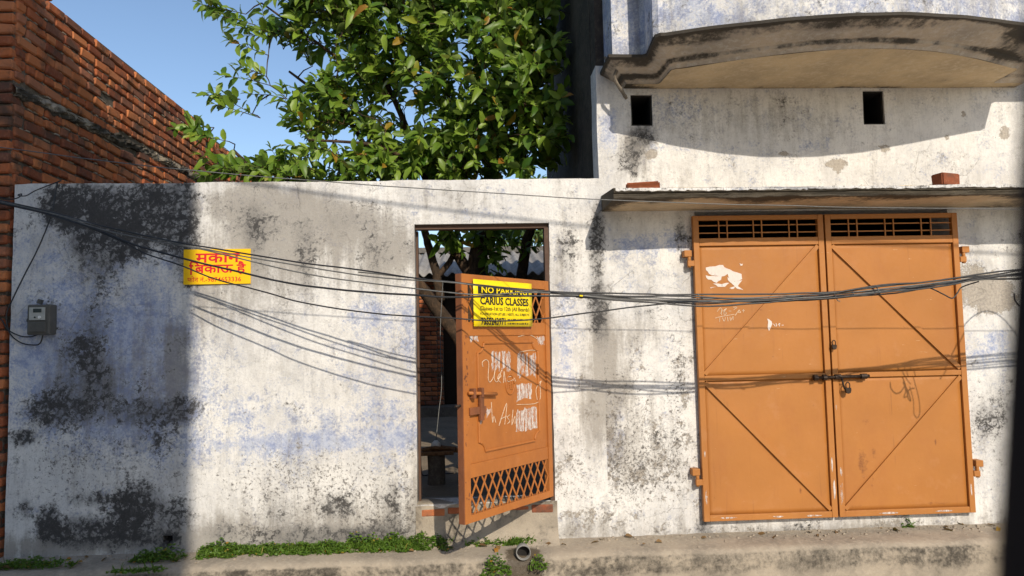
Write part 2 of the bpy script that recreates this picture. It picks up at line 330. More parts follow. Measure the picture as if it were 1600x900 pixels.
def spline(pts, n=6):
    pts = [Vector(p) for p in pts]; out = []
    for i in range(len(pts)-1):
        p0 = pts[max(i-1, 0)]; p1 = pts[i]; p2 = pts[i+1]; p3 = pts[min(i+2, len(pts)-1)]
        for k in range(n):
            t = k/n; out.append(0.5*((2*p1)+(p2-p0)*t+(2*p0-5*p1+4*p2-p3)*t*t+(3*p1-p0-3*p2+p3)*t**3))
    out.append(pts[-1]); return out
def nz(x, y, z): return mnoise.noise(Vector((x, y, z)))

def blobs(X, Z, L):
    """smooth patches in wall metres; list entries are (x, z, rx, rz, strength)"""
    v = np.zeros_like(X)
    for (x, z, rx, rz, s) in L:
        d = ((X-x)/rx)**2+((Z-z)/rz)**2; v = np.maximum(v, s*np.exp(-d**1.3*0.8))*0.55+0.45*np.minimum(1.3, v+s*np.exp(-d**1.3*0.8))
    return v
def wblobs(L):
    """patches noted from the photograph, turned into wall metres on the facade plane"""
    out = []
    for (px, py, rx, ry, s) in L:
        p = at(px, py); out.append((p.x, p.z, rx/221.0, ry/221.0, s))
    return out

def grid_wall(name, xs, zs, keep, y0, thick, mat, parent, fields, wob=0.009, top_wob=0.008):
    nx, nzz = len(xs), len(zs); X, Z = np.meshgrid(xs, zs)
    V = []; 
    for j in range(nzz):
        for i in range(nx):
            x, z = xs[i], zs[j]
            dy = wob*(nz(x*1.3, z*1.3, 3.1)*1.0+0.5*nz(x*4, z*4, 7.7))
            dz = top_wob*nz(x*3, 1.7, z*0.3) + 0.4*top_wob*nz(x*14, 2.2, 0) if j == nzz-1 else 0
            V.append((x+0.004*nz(x*5, z*7, 9.2), y0+dy, z+dz))
    n = len(V); V += [(x, y0+thick, z) for (x, _, z) in V]
    F = []; K = np.zeros((nzz-1, nx-1), bool)
    for j in range(nzz-1):
        for i in range(nx-1):
            K[j, i] = keep((xs[i]+xs[i+1])/2, (zs[j]+zs[j+1])/2)
    for j in range(nzz-1):
        for i in range(nx-1):
            if not K[j, i]: continue
            a = j*nx+i; b_ = a+1; c = a+nx+1; d = a+nx
            F.append((a, b_, c, d)); F.append((a+n, d+n, c+n, b_+n))
            if j == 0 or not K[j-1, i]: F.append((b_, a, a+n, b_+n))
            if j == nzz-2 or not K[j+1, i]: F.append((d, c, c+n, d+n))
            if i == 0 or not K[j, i-1]: F.append((a, d, d+n, a+n))
            if i == nx-2 or not K[j, i+1]: F.append((c, b_, b_+n, c+n))
    at_ = {}
    for k, fn in fields.items():
        v = fn(X, Z).ravel(); at_[k] = np.concatenate([v, v])
    return mesh(name, V, F, mat, parent, False, at_)
def coords(breaks, step):
    out = []
    for a, b in zip(breaks[:-1], breaks[1:]):
        k = max(1, int(round((b-a)/step))); out += [a+(b-a)*i/k for i in range(k)]
    return out+[breaks[-1]]

# ================================================================== SETTING
g = MB(); g.box((-120, -120, -0.3), (120, 200, 0.0)); tag(g.build('ground', M['road']), 'concrete lane running past the houses', None, None, 'structure')

# cement ledge along the foot of the walls
def ledge():
    xs = np.arange(-3.9, 6.0, 0.045); V = []; F = []; A = []; W = []
    prof = [(0.05, 0.345), (0.0, 0.338), (-0.06, 0.332), (-0.13, 0.327), (-0.2, 0.322), (-0.26, 0.318), (-0.295, 0.308), (-0.315, 0.285), (-0.322, 0.25), (-0.328, 0.2), (-0.333, 0.13), (-0.34, 0.06), (-0.345, -0.02)]
    npf = len(prof); px = atz(818, 872, 0.30).x
    for x in xs:
        e = 0.03*nz(x*0.9, 4.4, 0)+0.018*nz(x*4, 8.8, 0); e2 = 0.012*nz(x*3, 1.1, 0)
        for i, (y, z) in enumerate(prof):
            t = 0 if i < 1 else min(1, i/6)
            V.append((x, y+e*t+0.006*nz(x*11, i*0.9, 2), z+e2*t*(1 if i < 9 else 0)+0.006*nz(x*12, i*1.3, 5)))
            front = i >= 7
            A.append((0.48 if front else 0.08)+(0.35*max(0, nz(x*1.1, 3.3, 0)) if front else 0)-(0.30 if i > 9 else 0))
            W.append(1.0*math.exp(-((x-px)/0.13)**2)*(1 if i >= 4 else 0.35))
    for k in range(len(xs)-1):
        for i in range(npf-1):
            a = k*npf+i; F.append((a, a+1, a+npf+1, a+npf))
    o = mesh('pavement', V, F, M['ledge'], None, True, {'mould': A, 'wet': W}); return tag(o, 'raised cement ledge along the foot of the whitewashed walls', None, None, 'structure')
ledge()
YZ = 0.42
def yard():
    V = []; F = []; xs = np.arange(-4, 4.01, 0.2); ys = np.arange(0.2, 20, 0.2)
    for y in ys:
        for x in xs: V.append((x, y, YZ+0.025*nz(x*1.1, y*1.1, 0)+0.01*nz(x*4, y*4, 3)))
    n = len(xs)
    for j in range(len(ys)-1):
        for i in range(n-1): a = j*n+i; F.append((a, a+1, a+n+1, a+n))
    tag(mesh('yard_ground', V, F, M['soil'], None, True), 'bare trodden earth of the yard behind the wall', None, None, 'structure')
yard()

# ================================================================== BOUNDARY WALL
DX0, DX1, DZ0, DZ1 = -0.407, 0.549, 0.60, 2.552
LW_MOULD = wblobs([(170, 620, 110, 45, .26), (240, 560, 26, 90, .22), (120, 590, 60, 35, .35), (290, 520, 14, 120, .25), (200, 385, 90, 30, .3), (125, 318, 55, 32, 1.45), (165, 365, 55, 45, 1.35), (245, 335, 55, 50, 1.35), (285, 350, 24, 75, 1.2), (95, 335, 35, 22, .8), (200, 300, 40, 18, .6), (150, 420, 40, 40, .6),
    (150, 500, 30, 60, .62), (120, 545, 40, 40, .6), (95, 640, 60, 30, .75), (150, 600, 50, 60, .62), (35, 685, 22, 13, 1.0), (225, 645, 55, 24, .85), (285, 640, 30, 28, .75), (240, 690, 60, 25, .6), (70, 650, 30, 30, .6),
    (75, 815, 18, 30, 1.0), (130, 830, 50, 22, 1.2), (215, 795, 40, 40, 1.25), (190, 840, 70, 16, .75), (275, 805, 26, 24, .85), (40, 795, 14, 16, .8), (140, 780, 40, 14, .7), (262, 842, 16, 12, 1.0),
    (398, 370, 20, 70, .62), (370, 340, 30, 40, .4), (475, 380, 22, 60, .52), (420, 350, 40, 30, .45), (535, 345, 50, 22, .45), (590, 395, 35, 40, .42), (640, 390, 12, 30, .4), (480, 445, 18, 40, .4),
    (440, 800, 30, 22, .62), (528, 790, 34, 22, .78), (470, 835, 60, 18, .62), (560, 835, 60, 14, .62), (615, 785, 26, 40, .6), (345, 830, 30, 15, .45), (600, 830, 40, 14, .6),
    (885, 400, 20, 45, .55), (925, 380, 10, 50, .45)])
DRIP = [(935, 360, 12, 50, 1.0), (935, 480, 17, 45, .95), (932, 420, 12, 40, .6), (938, 520, 14, 30, .6)]
LW_MOULD += wblobs(DRIP)
LW_GRIME = wblobs([(400, 350, 28, 90, .95), (470, 380, 26, 70, .85), (535, 350, 70, 35, .75), (600, 400, 50, 45, .7), (370, 320, 60, 30, .6), (440, 320, 80, 20, .6), (330, 470, 30, 60, .5), (280, 570, 26, 60, .6), (350, 830, 60, 30, .5), (650, 800, 20, 60, .5), (945, 560, 22, 80, .95), (930, 640, 30, 60, .75), (400, 360, 60, 90, .5), (500, 370, 110, 70, .5), (640, 390, 40, 50, .4), (330, 400, 30, 80, .4), (885, 410, 28, 60, .45), (530, 810, 140, 35, .42), (150, 600, 60, 60, .5), (230, 560, 20, 90, .35), (275, 580, 22, 70, .75), (400, 470, 60, 40, .3), (300, 845, 400, 14, .5), (700, 310, 80, 18, .25)])
LW_BLUE = wblobs([(520, 670, 130, 45, .24), (600, 640, 60, 90, .26), (230, 620, 90, 60, .7), (140, 540, 60, 50, .7), (170, 600, 120, 70, .75), (200, 530, 90, 60, .7), (90, 470, 50, 40, .45), (150, 570, 130, 45, .55), (240, 560, 45, 80, .7), (90, 520, 60, 50, .45), (120, 640, 90, 40, .5), (60, 430, 50, 80, .3), (270, 690, 70, 30, .5), (480, 690, 140, 16, .55), (630, 680, 50, 26, .6), (580, 505, 60, 50, .38), (420, 700, 60, 30, .35), (640, 530, 12, 80, .4), (200, 450, 90, 60, .38), (885, 520, 14, 120, .4), (370, 640, 60, 30, .3)])
LW_PEEL = wblobs([(895, 640, 22, 70, .22), (885, 740, 30, 60, .36), (910, 800, 40, 40, .36), (930, 620, 20, 60, .42), (280, 560, 22, 30, .12), (200, 800, 120, 40, .1), (560, 810, 160, 40, .12), (640, 820, 30, 40, .2)])
LW_SPECK = wblobs([(900, 740, 50, 90, .5), (160, 740, 170, 90, .5), (520, 760, 160, 70, .55), (420, 720, 90, 60, .25), (90, 680, 60, 40, .4), (600, 820, 80, 40, .5)])
def f_bottom(L, amt, z0=0.33, h=0.16):
    return lambda X, Z: blobs(X, Z, L)+amt*np.exp(-((Z-z0)/h)**2)
bw = empty('boundary_wall', (0, 0, 0)); tag(bw, 'whitewashed boundary wall with black mould stains and a doorway', 'wall')
hc = at(262, 843)
def keep_l(x, z):
    if DX0 < x < DX1 and z > DZ0 and z < DZ1: return False
    if (x-hc.x)**2+(z-hc.z)**2 < 0.030**2: return False
    return True
xs = coords([-3.155, DX0, DX1, 0.920], 0.022); zs = coords([0.28, DZ0, DZ1, 2.868], 0.022)
wl = grid_wall('wall_panel', xs, zs, keep_l, 0.0, 0.2, M['plaster'], bw,
    dict(mould=f_bottom(LW_MOULD, 0.22), grime=lambda X, Z: 0.16+f_bottom(LW_GRIME, 0.5)(X, Z), blue=lambda X, Z: blobs(X, Z, LW_BLUE), peel=f_bottom(LW_PEEL, 0.08), speck=lambda X, Z: blobs(X, Z, LW_SPECK)))
# steel door frame in the opening
for nm, a, b in (('frame_head', (DX0+0.004, 0.03, DZ1-0.032), (DX1-0.004, 0.10, DZ1-0.002)), ('frame_post', (DX1-0.034, -0.004, DZ0), (DX1-0.003, 0.10, DZ1-0.034)), ('frame_post', (DX0+0.003, 0.10, DZ0), (DX0+0.018, 0.16, DZ1-0.034))):
    MB().box(a, b).build(nm, M['frame'], bw)
# threshold
def threshold():
    V = []; F = []; xs = np.arange(DX0-0.012, DX1+0.0161, 0.02); prof = [(0.26, 0.40), (0.26, 0.598), (0.02, 0.604), (0.0, 0.600), (-0.006, 0.585), (-0.008, 0.50), (-0.016, 0.43), (-0.045, 0.37), (-0.09, 0.338), (-0.14, 0.318)]
    for x in xs:
        for i, (y, z) in enumerate(prof): V.append((x, y+(0.012*nz(x*6, i*0.8, 1) if i > 1 else 0), z+(0.010*nz(x*5, i*0.7, 4) if i > 1 else 0)))
    n = len(prof)
    for k in range(len(xs)-1):
        for i in range(n-1): a = k*n+i; F.append((a, a+1, a+n+1, a+n))
    o = mesh('threshold', V, F, M['ledge'], bw, True, {'mould': [0.32+0.3*nz(v[0]*5, v[2]*9, 2) for v in V]})
    for k, (x0, x1) in enumerate(((-0.38, -0.22), (-0.20, -0.03), (0.20, 0.36), (0.38, 0.53))):
        MB().box((x0, -0.012, 0.52+0.012*(k % 3)), (x1, 0.02, 0.568+0.008*(k % 2))).build('brick', M['brickc'], o, bevel=0.008)
threshold()

# ================================================================== RIGHT HOUSE
hs = empty('house', (0.92, 0, 0)); tag(hs, 'two storey whitewashed house with bowed balcony over the ochre gate', 'house')
hs.location = (0, 0, 0)
GX0, GX1, GZ0, GZ1 = 1.61, 3.50, 0.50, 2.618
VENTS = [(1.171, 1.328, 3.255, 3.485), (2.909, 3.069, 3.255, 3.51)]
def keep_r(x, z):
    if GX0 < x < GX1 and GZ0 < z < GZ1: return False
    for a, b, c, d in VENTS:
        if a < x < b and c < z < d: return False
    return True
RW_MOULD = wblobs([(935, 360, 12, 50, 1.0), (935, 480, 17, 45, .95), (932, 420, 12, 40, .55), (940, 520, 14, 30, .6), (1005, 215, 22, 22, 1.1), (985, 240, 16, 30, .7), (1062, 365, 10, 26, .8), (990, 260, 30, 20, .5), (960, 250, 14, 22, .4),
    (1060, 590, 10, 40, .5), (1100, 825, 14, 20, .75), (1040, 690, 40, 30, .4), (1010, 490, 22, 14, .5), (900, 800, 30, 30, .4), (1540, 660, 30, 40, .6), (1560, 620, 30, 60, .5), (1140, 155, 40, 20, .35), (1060, 170, 30, 25, .3), (1240, 830, 40, 14, .45)])
RW_GRIME = wblobs([(945, 560, 22, 80, .95), (930, 640, 30, 60, .75), (965, 610, 30, 40, .6), (1000, 520, 40, 30, .45), (1150, 190, 200, 40, .3), (990, 230, 22, 30, .8), (1000, 700, 60, 60, .4), (1290, 840, 240, 16, .6), (970, 700, 20, 60, .5), (1080, 400, 8, 200, .3), (1000, 270, 40, 20, .4)])
RW_BLUE = wblobs([(990, 380, 30, 16, .6), (1040, 380, 40, 18, .5), (960, 690, 20, 60, .45), (1060, 170, 60, 30, .35), (950, 200, 14, 40, .5), (1550, 540, 40, 30, .4), (900, 700, 20, 100, .3), (1100, 230, 200, 14, .2)])
RW_PEEL = wblobs([(1535, 450, 46, 34, 1.3), (1560, 470, 30, 20, 1.2), (1307, 256, 17, 7, 1.5), (1310, 264, 8, 8, 1.2), (1570, 208, 8, 10, 1.4), (1018, 241, 9, 7, 1.5), (1380, 232, 10, 7, 1.1), (1226, 241, 9, 4, 1.0), (1000, 640, 60, 80, .28), (1010, 760, 90, 55, .34), (930, 740, 30, 60, .36), (925, 610, 22, 50, .42), (1040, 700, 50, 60, .34), (1065, 620, 12, 120, .36), (955, 660, 24, 80, .42), (1505, 178, 4, 5, 1.4), (1350, 830, 200, 12, .4), (1480, 215, 6, 8, .9)])
RW_SPECK = wblobs([(960, 640, 80, 120, .5), (1000, 740, 100, 60, .6), (1055, 600, 20, 160, .5), (1530, 680, 40, 100, .5), (1250, 200, 260, 60, .2)])
xs = coords([0.920, 1.171, 1.328, GX0, 2.909, 3.069, GX1, 6.0], 0.024); zs = coords([0.28, GZ0, GZ1, 3.255, 3.485, 3.51, 3.70], 0.024)
grid_wall('front_wall', xs, zs, keep_r, 0.0, 0.22, M['plaster'], hs,
    dict(mould=f_bottom(RW_MOULD, 0.15), grime=lambda X, Z: 0.12+f_bottom(RW_GRIME, 0.35)(X, Z), blue=lambda X, Z: blobs(X, Z, RW_BLUE), peel=f_bottom(RW_PEEL, 0.15), speck=lambda X, Z: blobs(X, Z, RW_SPECK)), wob=0.009)
o = MB().box((0.922, 0.224, 0.0), (1.14, 3.6, 6.3)).build('side_wall', M['near_black'], hs)
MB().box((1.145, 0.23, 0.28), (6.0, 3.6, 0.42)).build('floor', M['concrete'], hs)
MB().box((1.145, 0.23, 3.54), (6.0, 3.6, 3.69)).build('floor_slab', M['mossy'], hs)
MB().box((1.145, 3.38, 0.425), (6.0, 3.58, 3.535)).build('back_wall', M['soot_and_shade'], hs)  # coloured near-black to paint the shade of the closed room
MB().box((6.003, 0.0, 0.0), (6.2, 3.6, 6.3)).build('side_wall', M['plaster'], hs)
MB().box((0.922, 0.0, 3.71), (6.0, 0.2, 6.3)).build('upper_wall', M['near_black'], hs)
MB().box((0.85, -0.1, 6.303), (6.3, 3.7, 6.42)).build('roof', M['mossy'], hs)

for (a, b_, c, d) in VENTS:  # added dark sleeves paint the shade inside the vent holes
    for p, q in (((a+0.002, 0.012, c+0.002), (a+0.012, 0.30, d-0.002)), ((b_-0.012, 0.012, c+0.002), (b_-0.002, 0.30, d-0.002)), ((a+0.0125, 0.012, c+0.002), (b_-0.0125, 0.30, c+0.012)), ((a+0.0125, 0.012, d-0.012), (b_-0.0125, 0.30, d-0.002))):
        MB().box(p, q).build('vent_shade_lining', M['soot_and_shade'], hs)
# --- balcony: plan outline with wings and a bow
def bow_y(x, d0, d1, xc=2.60, half=1.38):
    t = max(-1, min(1, (x-xc)/half)); return -(d0+(d1-d0)*math.cos(t*math.pi/2)**1.0)
def plan(wing, bow0, bow1, x_l, x_w, x_b, yback=0.0):
    """left wing corner .. bow .. right wing; mirrored about x = 2.60"""
    L = [(x_l, yback), (x_l, -wing), (x_w-0.015, -wing), (x_w+0.01, -wing-0.02)]
    L += [(x_b-0.01, -bow0+0.03), (x_b+0.02, -bow0)]
    n = 36; a0 = x_b+0.05
    for i in range(n+1):
        x = a0+(2*(2.60-a0))*i/n; L.append((x, bow_y(x, bow0, bow1, 2.60, 2.60-a0)))
    L += [(5.20-x, y) for (x, y) in reversed(L[:6])]
    return L
NP_ = None
prof = [  # z, wing, bow0, bow1, x_l, x_w, x_b
    (3.532, 0.10, 0.40, 0.74, 1.120, 1.350, 1.385),
    (3.548, 0.12, 0.42, 0.76, 1.110, 1.342, 1.378),
    (3.556, 0.16, 0.46, 0.79, 1.085, 1.325, 1.360),
    (3.572, 0.17, 0.47, 0.80, 1.075, 1.315, 1.350),
    (3.578, 0.20, 0.51, 0.835, 1.055, 1.295, 1.325),
    (3.590, 0.235, 0.56, 0.875, 1.03, 1.27, 1.295),
    (3.605, 0.275, 0.62, 0.925, 1.00, 1.24, 1.26),
    (3.622, 0.315, 0.67, 0.975, 0.975, 1.215, 1.225),
    (3.632, 0.345, 0.70, 1.005, 0.955, 1.20, 1.20),
    (3.650, 0.350, 0.706, 1.010, 0.950, 1.196, 1.196),
]
def balcony():
    V = []; F = []; A = []; rows = [plan(*p[1:]) for p in prof]; n = len(rows[0])
    for p, r in zip(prof, rows):
        for i, (x, y) in enumerate(r):
            k = 1 if 0 < i < n-1 else 0
            V.append((x+0.006*k*nz(x*4, p[0]*9, 1), y+0.008*k*nz(x*5, p[0]*9, 6), p[0]+0.006*k*nz(x*3, 2, p[0]*5)))
            A.append(0.20+(1.8 if p[0] > 3.64 else 1.2 if p[0] > 3.625 else 0.45 if p[0] > 3.60 else 0)+(0.6 if 3.55 < p[0] < 3.577 else 0)+0.75*nz(x*1.9, p[0]*6, 3)+0.45*nz(x*6, p[0]*9, 5) + (0.5 if x < 1.25 else 0)*(0.5+nz(x*9, p[0]*12, 0)))
    for j in range(len(rows)-1):
        for i in range(n-1): a = j*n+i; F.append((a, a+1, a+n+1, a+n))
    mo = mesh('balcony_moulding', V, F, M['moulding'], hs, False, {'mould': A})
    # soffit: strips from the wall to the outline, slightly inset
    V = []; F = []; A = []; r = [q for q in rows[0] if True]; K = 8; xs_ = []
    for (x, y) in r:
        for k in range(K+1):
            yy = y*k/K; V.append((x, yy, 3.531+0.004*nz(x*3, yy*5, 2))); A.append(0.55*math.exp(-(yy/0.05)**2)+0.5*nz(x*2.2, yy*5, 7)+0.35*nz(x*6, yy*11, 3)+(0.6*math.exp(-((x-1.15)/0.12)**2)))
    for i in range(len(r)-1):
        for k in range(K): a = i*(K+1)+k; F.append((a, a+1, a+K+2, a+K+1))
    mesh('balcony_soffit', V, F, M['soffit'], hs, True, {'mould': A})
    # floor slab top (closes the box)
    # parapet, full height wall following the outline
    r = plan(0.31, 0.665, 0.97, 0.985, 1.198, 1.198); pts = r; V = []; F = []; at4 = {k: [] for k in ('mould', 'grime', 'blue', 'peel', 'speck')}
    zs_ = [3.652+0.03*i for i in range(30)]; n = len(pts)
    for z in zs_:
        for (x, y) in pts:
            V.append((x, y+0.004*nz(x*5, z*5, 3), z))
            at4['mould'].append(0.40*max(0, nz(x*3.1, z*4, 11))+0.35*math.exp(-((z-3.9)/0.12)**2)*max(0, nz(x*4.5, 1, 1)+0.2)+0.25*math.exp(-((z-3.65)/0.02)**2)); at4['grime'].append(0.40+0.3*nz(x*2.3, z*3, 15)); at4['blue'].append(0.42+0.25*nz(x*1.5, z*2, 19)); at4['peel'].append(0.02); at4['speck'].append(0.2)
    for j in range(len(zs_)-1):
        for i in range(n-1): a = j*n+i; F.append((a, a+1, a+n+1, a+n))
    # inner face
    k0 = len(V)
    for z in (3.652, zs_[-1]):
        for (x, y) in pts: V.append((x*0.93+2.6*0.07, y+0.10 if y < -0.12 else y, z)); [at4[k].append(0.2) for k in at4]
    for i in range(n-1):
        F.append((k0+i+1, k0+i, k0+n+i, k0+n+i+1)); a = (len(zs_)-1)*n+i; F.append((a, a+1, k0+n+i+1, k0+n+i))
    mesh('balcony_parapet', V, F, M['plaster'], hs, False, at4)
    MB().box((0.99, -0.306, 4.53), (1.19, -0.06, 6.3)).build('pillar', M['plaster'], hs)
    MB().poly([(x*0.985+2.6*0.015, y*0.985+0.0, 3.640) for (x, y) in plan(0.30, 0.65, 0.95, 0.99, 1.20, 1.20)], (0, 0, 0.01)).build('balcony_floor', M['concrete'], hs)
balcony()
# chajja (sun shade) above the gate
def chajja():
    xs = np.arange(0.935, 6.0, 0.04); prof = [(0.02, 2.628), (-0.10, 2.630), (-0.25, 2.631), (-0.40, 2.632), (-0.435, 2.634), (-0.44, 2.644), (-0.432, 2.648), (-0.437, 2.662), (-0.430, 2.666), (-0.445, 2.672), (-0.447, 2.690), (-0.438, 2.700), (-0.2, 2.722), (0.02, 2.745)]
    V = []; F = []; A = []; n = len(prof); zt = [at(px, 288, -0.45).z for px in (0,)]
    for k, x in enumerate(xs):
        for i, (y, z) in enumerate(prof):
            j = 0.006*nz(x*7, i*1.1, 4)+0.004*nz(x*22, i*2, 5)
            y = y*1.055 if y < 0 else y; V.append((x+(0.012*nz(i*2.2, 1, 1) if k == 0 else 0), y+j*(1 if y < 0 else 0), z+0.006*nz(x*3, i*0.5, 8)+0.006*nz(x*14, i*1.7, 3)*(1 if 3 < i < 12 else 0.3)))
            A.append({0: .30, 1: .10, 2: .20, 3: .75, 4: 1.3, 5: 1.4, 6: 1.4, 7: 1.0, 8: 1.5, 9: 1.4, 10: 1.2}.get(i, 0.3)+0.6*nz(x*2.2, i*0.3, 2)+(0.5*math.exp(-((x-0.93)/0.10)**2)))
    for k in range(len(xs)-1):
        for i in range(n-1): a = k*n+i; F.append((a, a+n, a+n+1, a+1))
    F.append(tuple(range(n)))
    mesh('canopy', V, F, M['soffit'], hs, False, {'mould': A})
chajja()
def lip():
    V = []; F = []; xs = np.arange(0.945, 6.0, 0.02); pr = [(-0.460, 2.700), (-0.477, 2.698), (-0.479, 2.680), (-0.464, 2.676)]; at5 = {k: [] for k in ('mould', 'grime', 'blue', 'peel', 'speck')}
    for x in xs:
        for i, (y, z) in enumerate(pr):
            V.append((x, y+0.004*nz(x*9, i, 1), z+0.006*nz(x*3, 1*0.5, 8)+(0.010*nz(x*17, 3, 3)+0.008*nz(x*41, 5, 3) if i > 1 else 0.003*nz(x*20, 1, 1)))); at5['mould'].append(0.15+0.4*nz(x*6, i, 8)); at5['grime'].append(0.2); at5['blue'].append(0); at5['peel'].append(0.0); at5['speck'].append(0.5)
    for k in range(len(xs)-1):
        for i in range(3): a = k*4+i; F.append((a, a+4, a+5, a+1))
    mesh('canopy_lip', V, F, M['plaster'], hs, False, at5)
lip()
def stain_rag():
    p = at(958, 118, -0.2); b = MB(); pts = [p+Vector((-0.02, 0.02, 0.10)), p+Vector((0.03, -0.01, 0.06)), p+Vector((0.01, 0, -0.02)), p+Vector((0.06, 0.02, -0.10)), p+Vector((0.10, 0.05, -0.15))]
    b.tube(spline(pts, 5), [0.012+0.01*abs(nz(i*0.7, 1, 1)) for i in range(21)], 6); b.tube(spline([p+Vector((-0.05, 0.02, 0.14)), p+Vector((-0.03, 0, 0.09)), p+Vector((0.03, -0.01, 0.09))], 4), 0.01, 6)
    tag(b.build('cloth_scrap', M['concrete']), 'dark rotten rag hanging at the broken balcony corner', 'rag')
stain_rag()
# bricks lying on the canopy
def loose_brick(p, size, rz, label, rx=0):
    b = bmesh.new(); bmesh.ops.create_cube(b, size=1.0); bmesh.ops.scale(b, vec=size, verts=b.verts); bmesh.ops.bevel(b, geom=b.edges[:], offset=0.008, segments=2, affect='EDGES')
    for v in b.verts: v.co += Vector((nz(v.co.x*20, v.co.y*20, 1), nz(v.co.y*20, v.co.z*20, 2), nz(v.co.z*20, v.co.x*20, 3)))*0.010
    me = bpy.data.meshes.new('brick_fragment'); b.to_mesh(me); b.free(); o = link('brick_fragment', me, M['brick']); o.location = p; o.rotation_euler = (rx, 0, rz)
    tag(o, label, 'brick', 'broken bricks on the canopy')
p = at(1477, 272, -0.36); loose_brick((p.x, -0.36, 2.752), (0.145, 0.10, 0.085), 0.15, 'broken red brick on the canopy near its right end')
p = at(1005, 286, -0.36); loose_brick((p.x, -0.34, 2.735), (0.22, 0.10, 0.05), -0.2, 'flat broken brick at the left end of the canopy', 0.1)

# ================================================================== GATE LEAVES
YG = -0.045
SHEETS = []
def sheet_y(x, z, q):
    tx = (x-q[0])/(q[1]-q[0]); tz = (z-q[2])/(q[3]-q[2]); e = max(0, min(1, 6*min(tx, 1-tx, tz, 1-tz)))
    return 0.0065+e*(0.0075*nz(x*2.2, z*1.8, q[4])+0.003*nz(x*6, z*5, q[4]+3))
def gate_leaf(label, xa, xb, mirror):
    r = empty('gate_leaf', (xa if not mirror else xb, YG, 0.43)); tag(r, label, 'gate', 'ochre sheet metal gate leaves')
    bx, bz = r.location.x, r.location.z
    def L(x, y, z): return (x-bx, y, z-bz)
    z0, z1, zm, zt = 0.432, 2.580, 1.422, 2.362
    fw = 0.042
    def bar(name, a, b, mat='gate', par=r): return MB().box(L(*a), L(*b)).build(name, M[mat], par, bevel=0.003)
    sh = 0.012   # sheet back
    def sheet_metal(za, zb, sd_):
        SHEETS.append((xa+fw-0.003, xb-fw+0.003, za-0.003, zb+0.003, sd_))
        V = []; F = []; nx_, nz_ = 26, 28
        for j in range(nz_+1):
            for i in range(nx_+1):
                tx, tz = i/nx_, j/nz_; x = xa+fw-0.003+(xb-xa-2*fw+0.006)*tx; z = za-0.003+(zb-za+0.006)*tz
                V.append(L(x, sheet_y(x, z, SHEETS[-1]), z))
        for j in range(nz_):
            for i in range(nx_): a = j*(nx_+1)+i; F.append((a, a+1, a+nx_+2, a+nx_+1))
        o = mesh('sheet_panel', V, F, M['gate'], r, True); md = o.modifiers.new('solid', 'SOLIDIFY'); md.thickness = 0.003; md.offset = -1
    sheet_metal(zm+0.018, zt, 1.0 if not mirror else 8.0); sheet_metal(z0+fw, zm-0.018, 4.0 if not mirror else 13.0)
    bar('stile', (xa, -0.014, z0), (xa+fw, 0.024, z1)); bar('stile', (xb-fw, -0.014, z0), (xb, 0.024, z1))
    bar('rail', (xa+fw, -0.012, z0), (xb-fw, 0.022, z0+fw)); bar('rail', (xa+fw, -0.012, zm-0.018), (xb-fw, 0.022, zm+0.018))
    bar('rail', (xa+fw, -0.012, zt), (xb-fw, 0.022, zt+0.055)); bar('rail', (xa+fw, -0.012, z1-0.034), (xb-fw, 0.022, z1))
    # diagonals
    def diag(a, b):
        MB().bar(L(a[0], -0.003, a[1]), L(b[0], -0.003, b[1]), 0.030, 0.014).build('brace', M['gate'], r)
    if not mirror:
        diag((xb-fw-0.004, zt-0.01), (xa+fw+0.004, zm+0.03)); diag((xa+fw+0.004, zm-0.03), (xb-fw-0.004, z0+fw+0.012))
    else:
        diag((xa+fw+0.004, zt-0.01), (xb-fw-0.004, zm+0.03)); diag((xb-fw-0.004, zm-0.03), (xa+fw+0.004, z0+fw+0.012))
    # grille
    gz0, gz1 = zt+0.055, z1-0.034
    for k in (0.3, 0.72):
        z = gz0+(gz1-gz0)*k; MB().box(L(xa+fw, 0.002, z-0.004), L(xb-fw, 0.010, z+0.004)).build('grille_bar', M['gate'], r)
    xi = xa+fw; W = xb-xa-2*fw
    for k in ((0.17, 0.24, 0.46, 0.53, 0.76, 0.83) if not mirror else (0.15, 0.22, 0.45, 0.52, 0.75, 0.83)):
        x = xi+W*k; MB().box(L(x-0.004, -0.006, gz0), L(x+0.004, 0.0018, gz1)).build('grille_bar', M['gate'], r)
    # hinges outside the leaf
    for zz in (2.27, 0.735):
        hx = xa if not mirror else xb; s = -1 if not mirror else 1
        h = MB().box(L(hx+s*0.048, -0.02, zz-0.052), L(hx+s*0.001, 0.008, zz-0.012)); h = h.build('hinge', M['gate'], r, bevel=0.003) if True else None
        MB().box(L(hx+s*0.072, -0.022, zz+0.016), L(hx+s*0.018, 0.060, zz+0.062)).build('hinge', M['gate'], r, bevel=0.003)
        MB().tube([L(hx+s*0.034, -0.006, zz-0.06), L(hx+s*0.034, -0.006, zz+0.06)], 0.013, 8).build('hinge_pin', M['gate'], r, True)
    return r, L
gl, LL = gate_leaf('left leaf of the ochre gate with torn white paper and chalk', 1.578, 2.533, False)
gr, LR = gate_leaf('right leaf of the ochre gate with rust smears below', 2.545, 3.535, True)
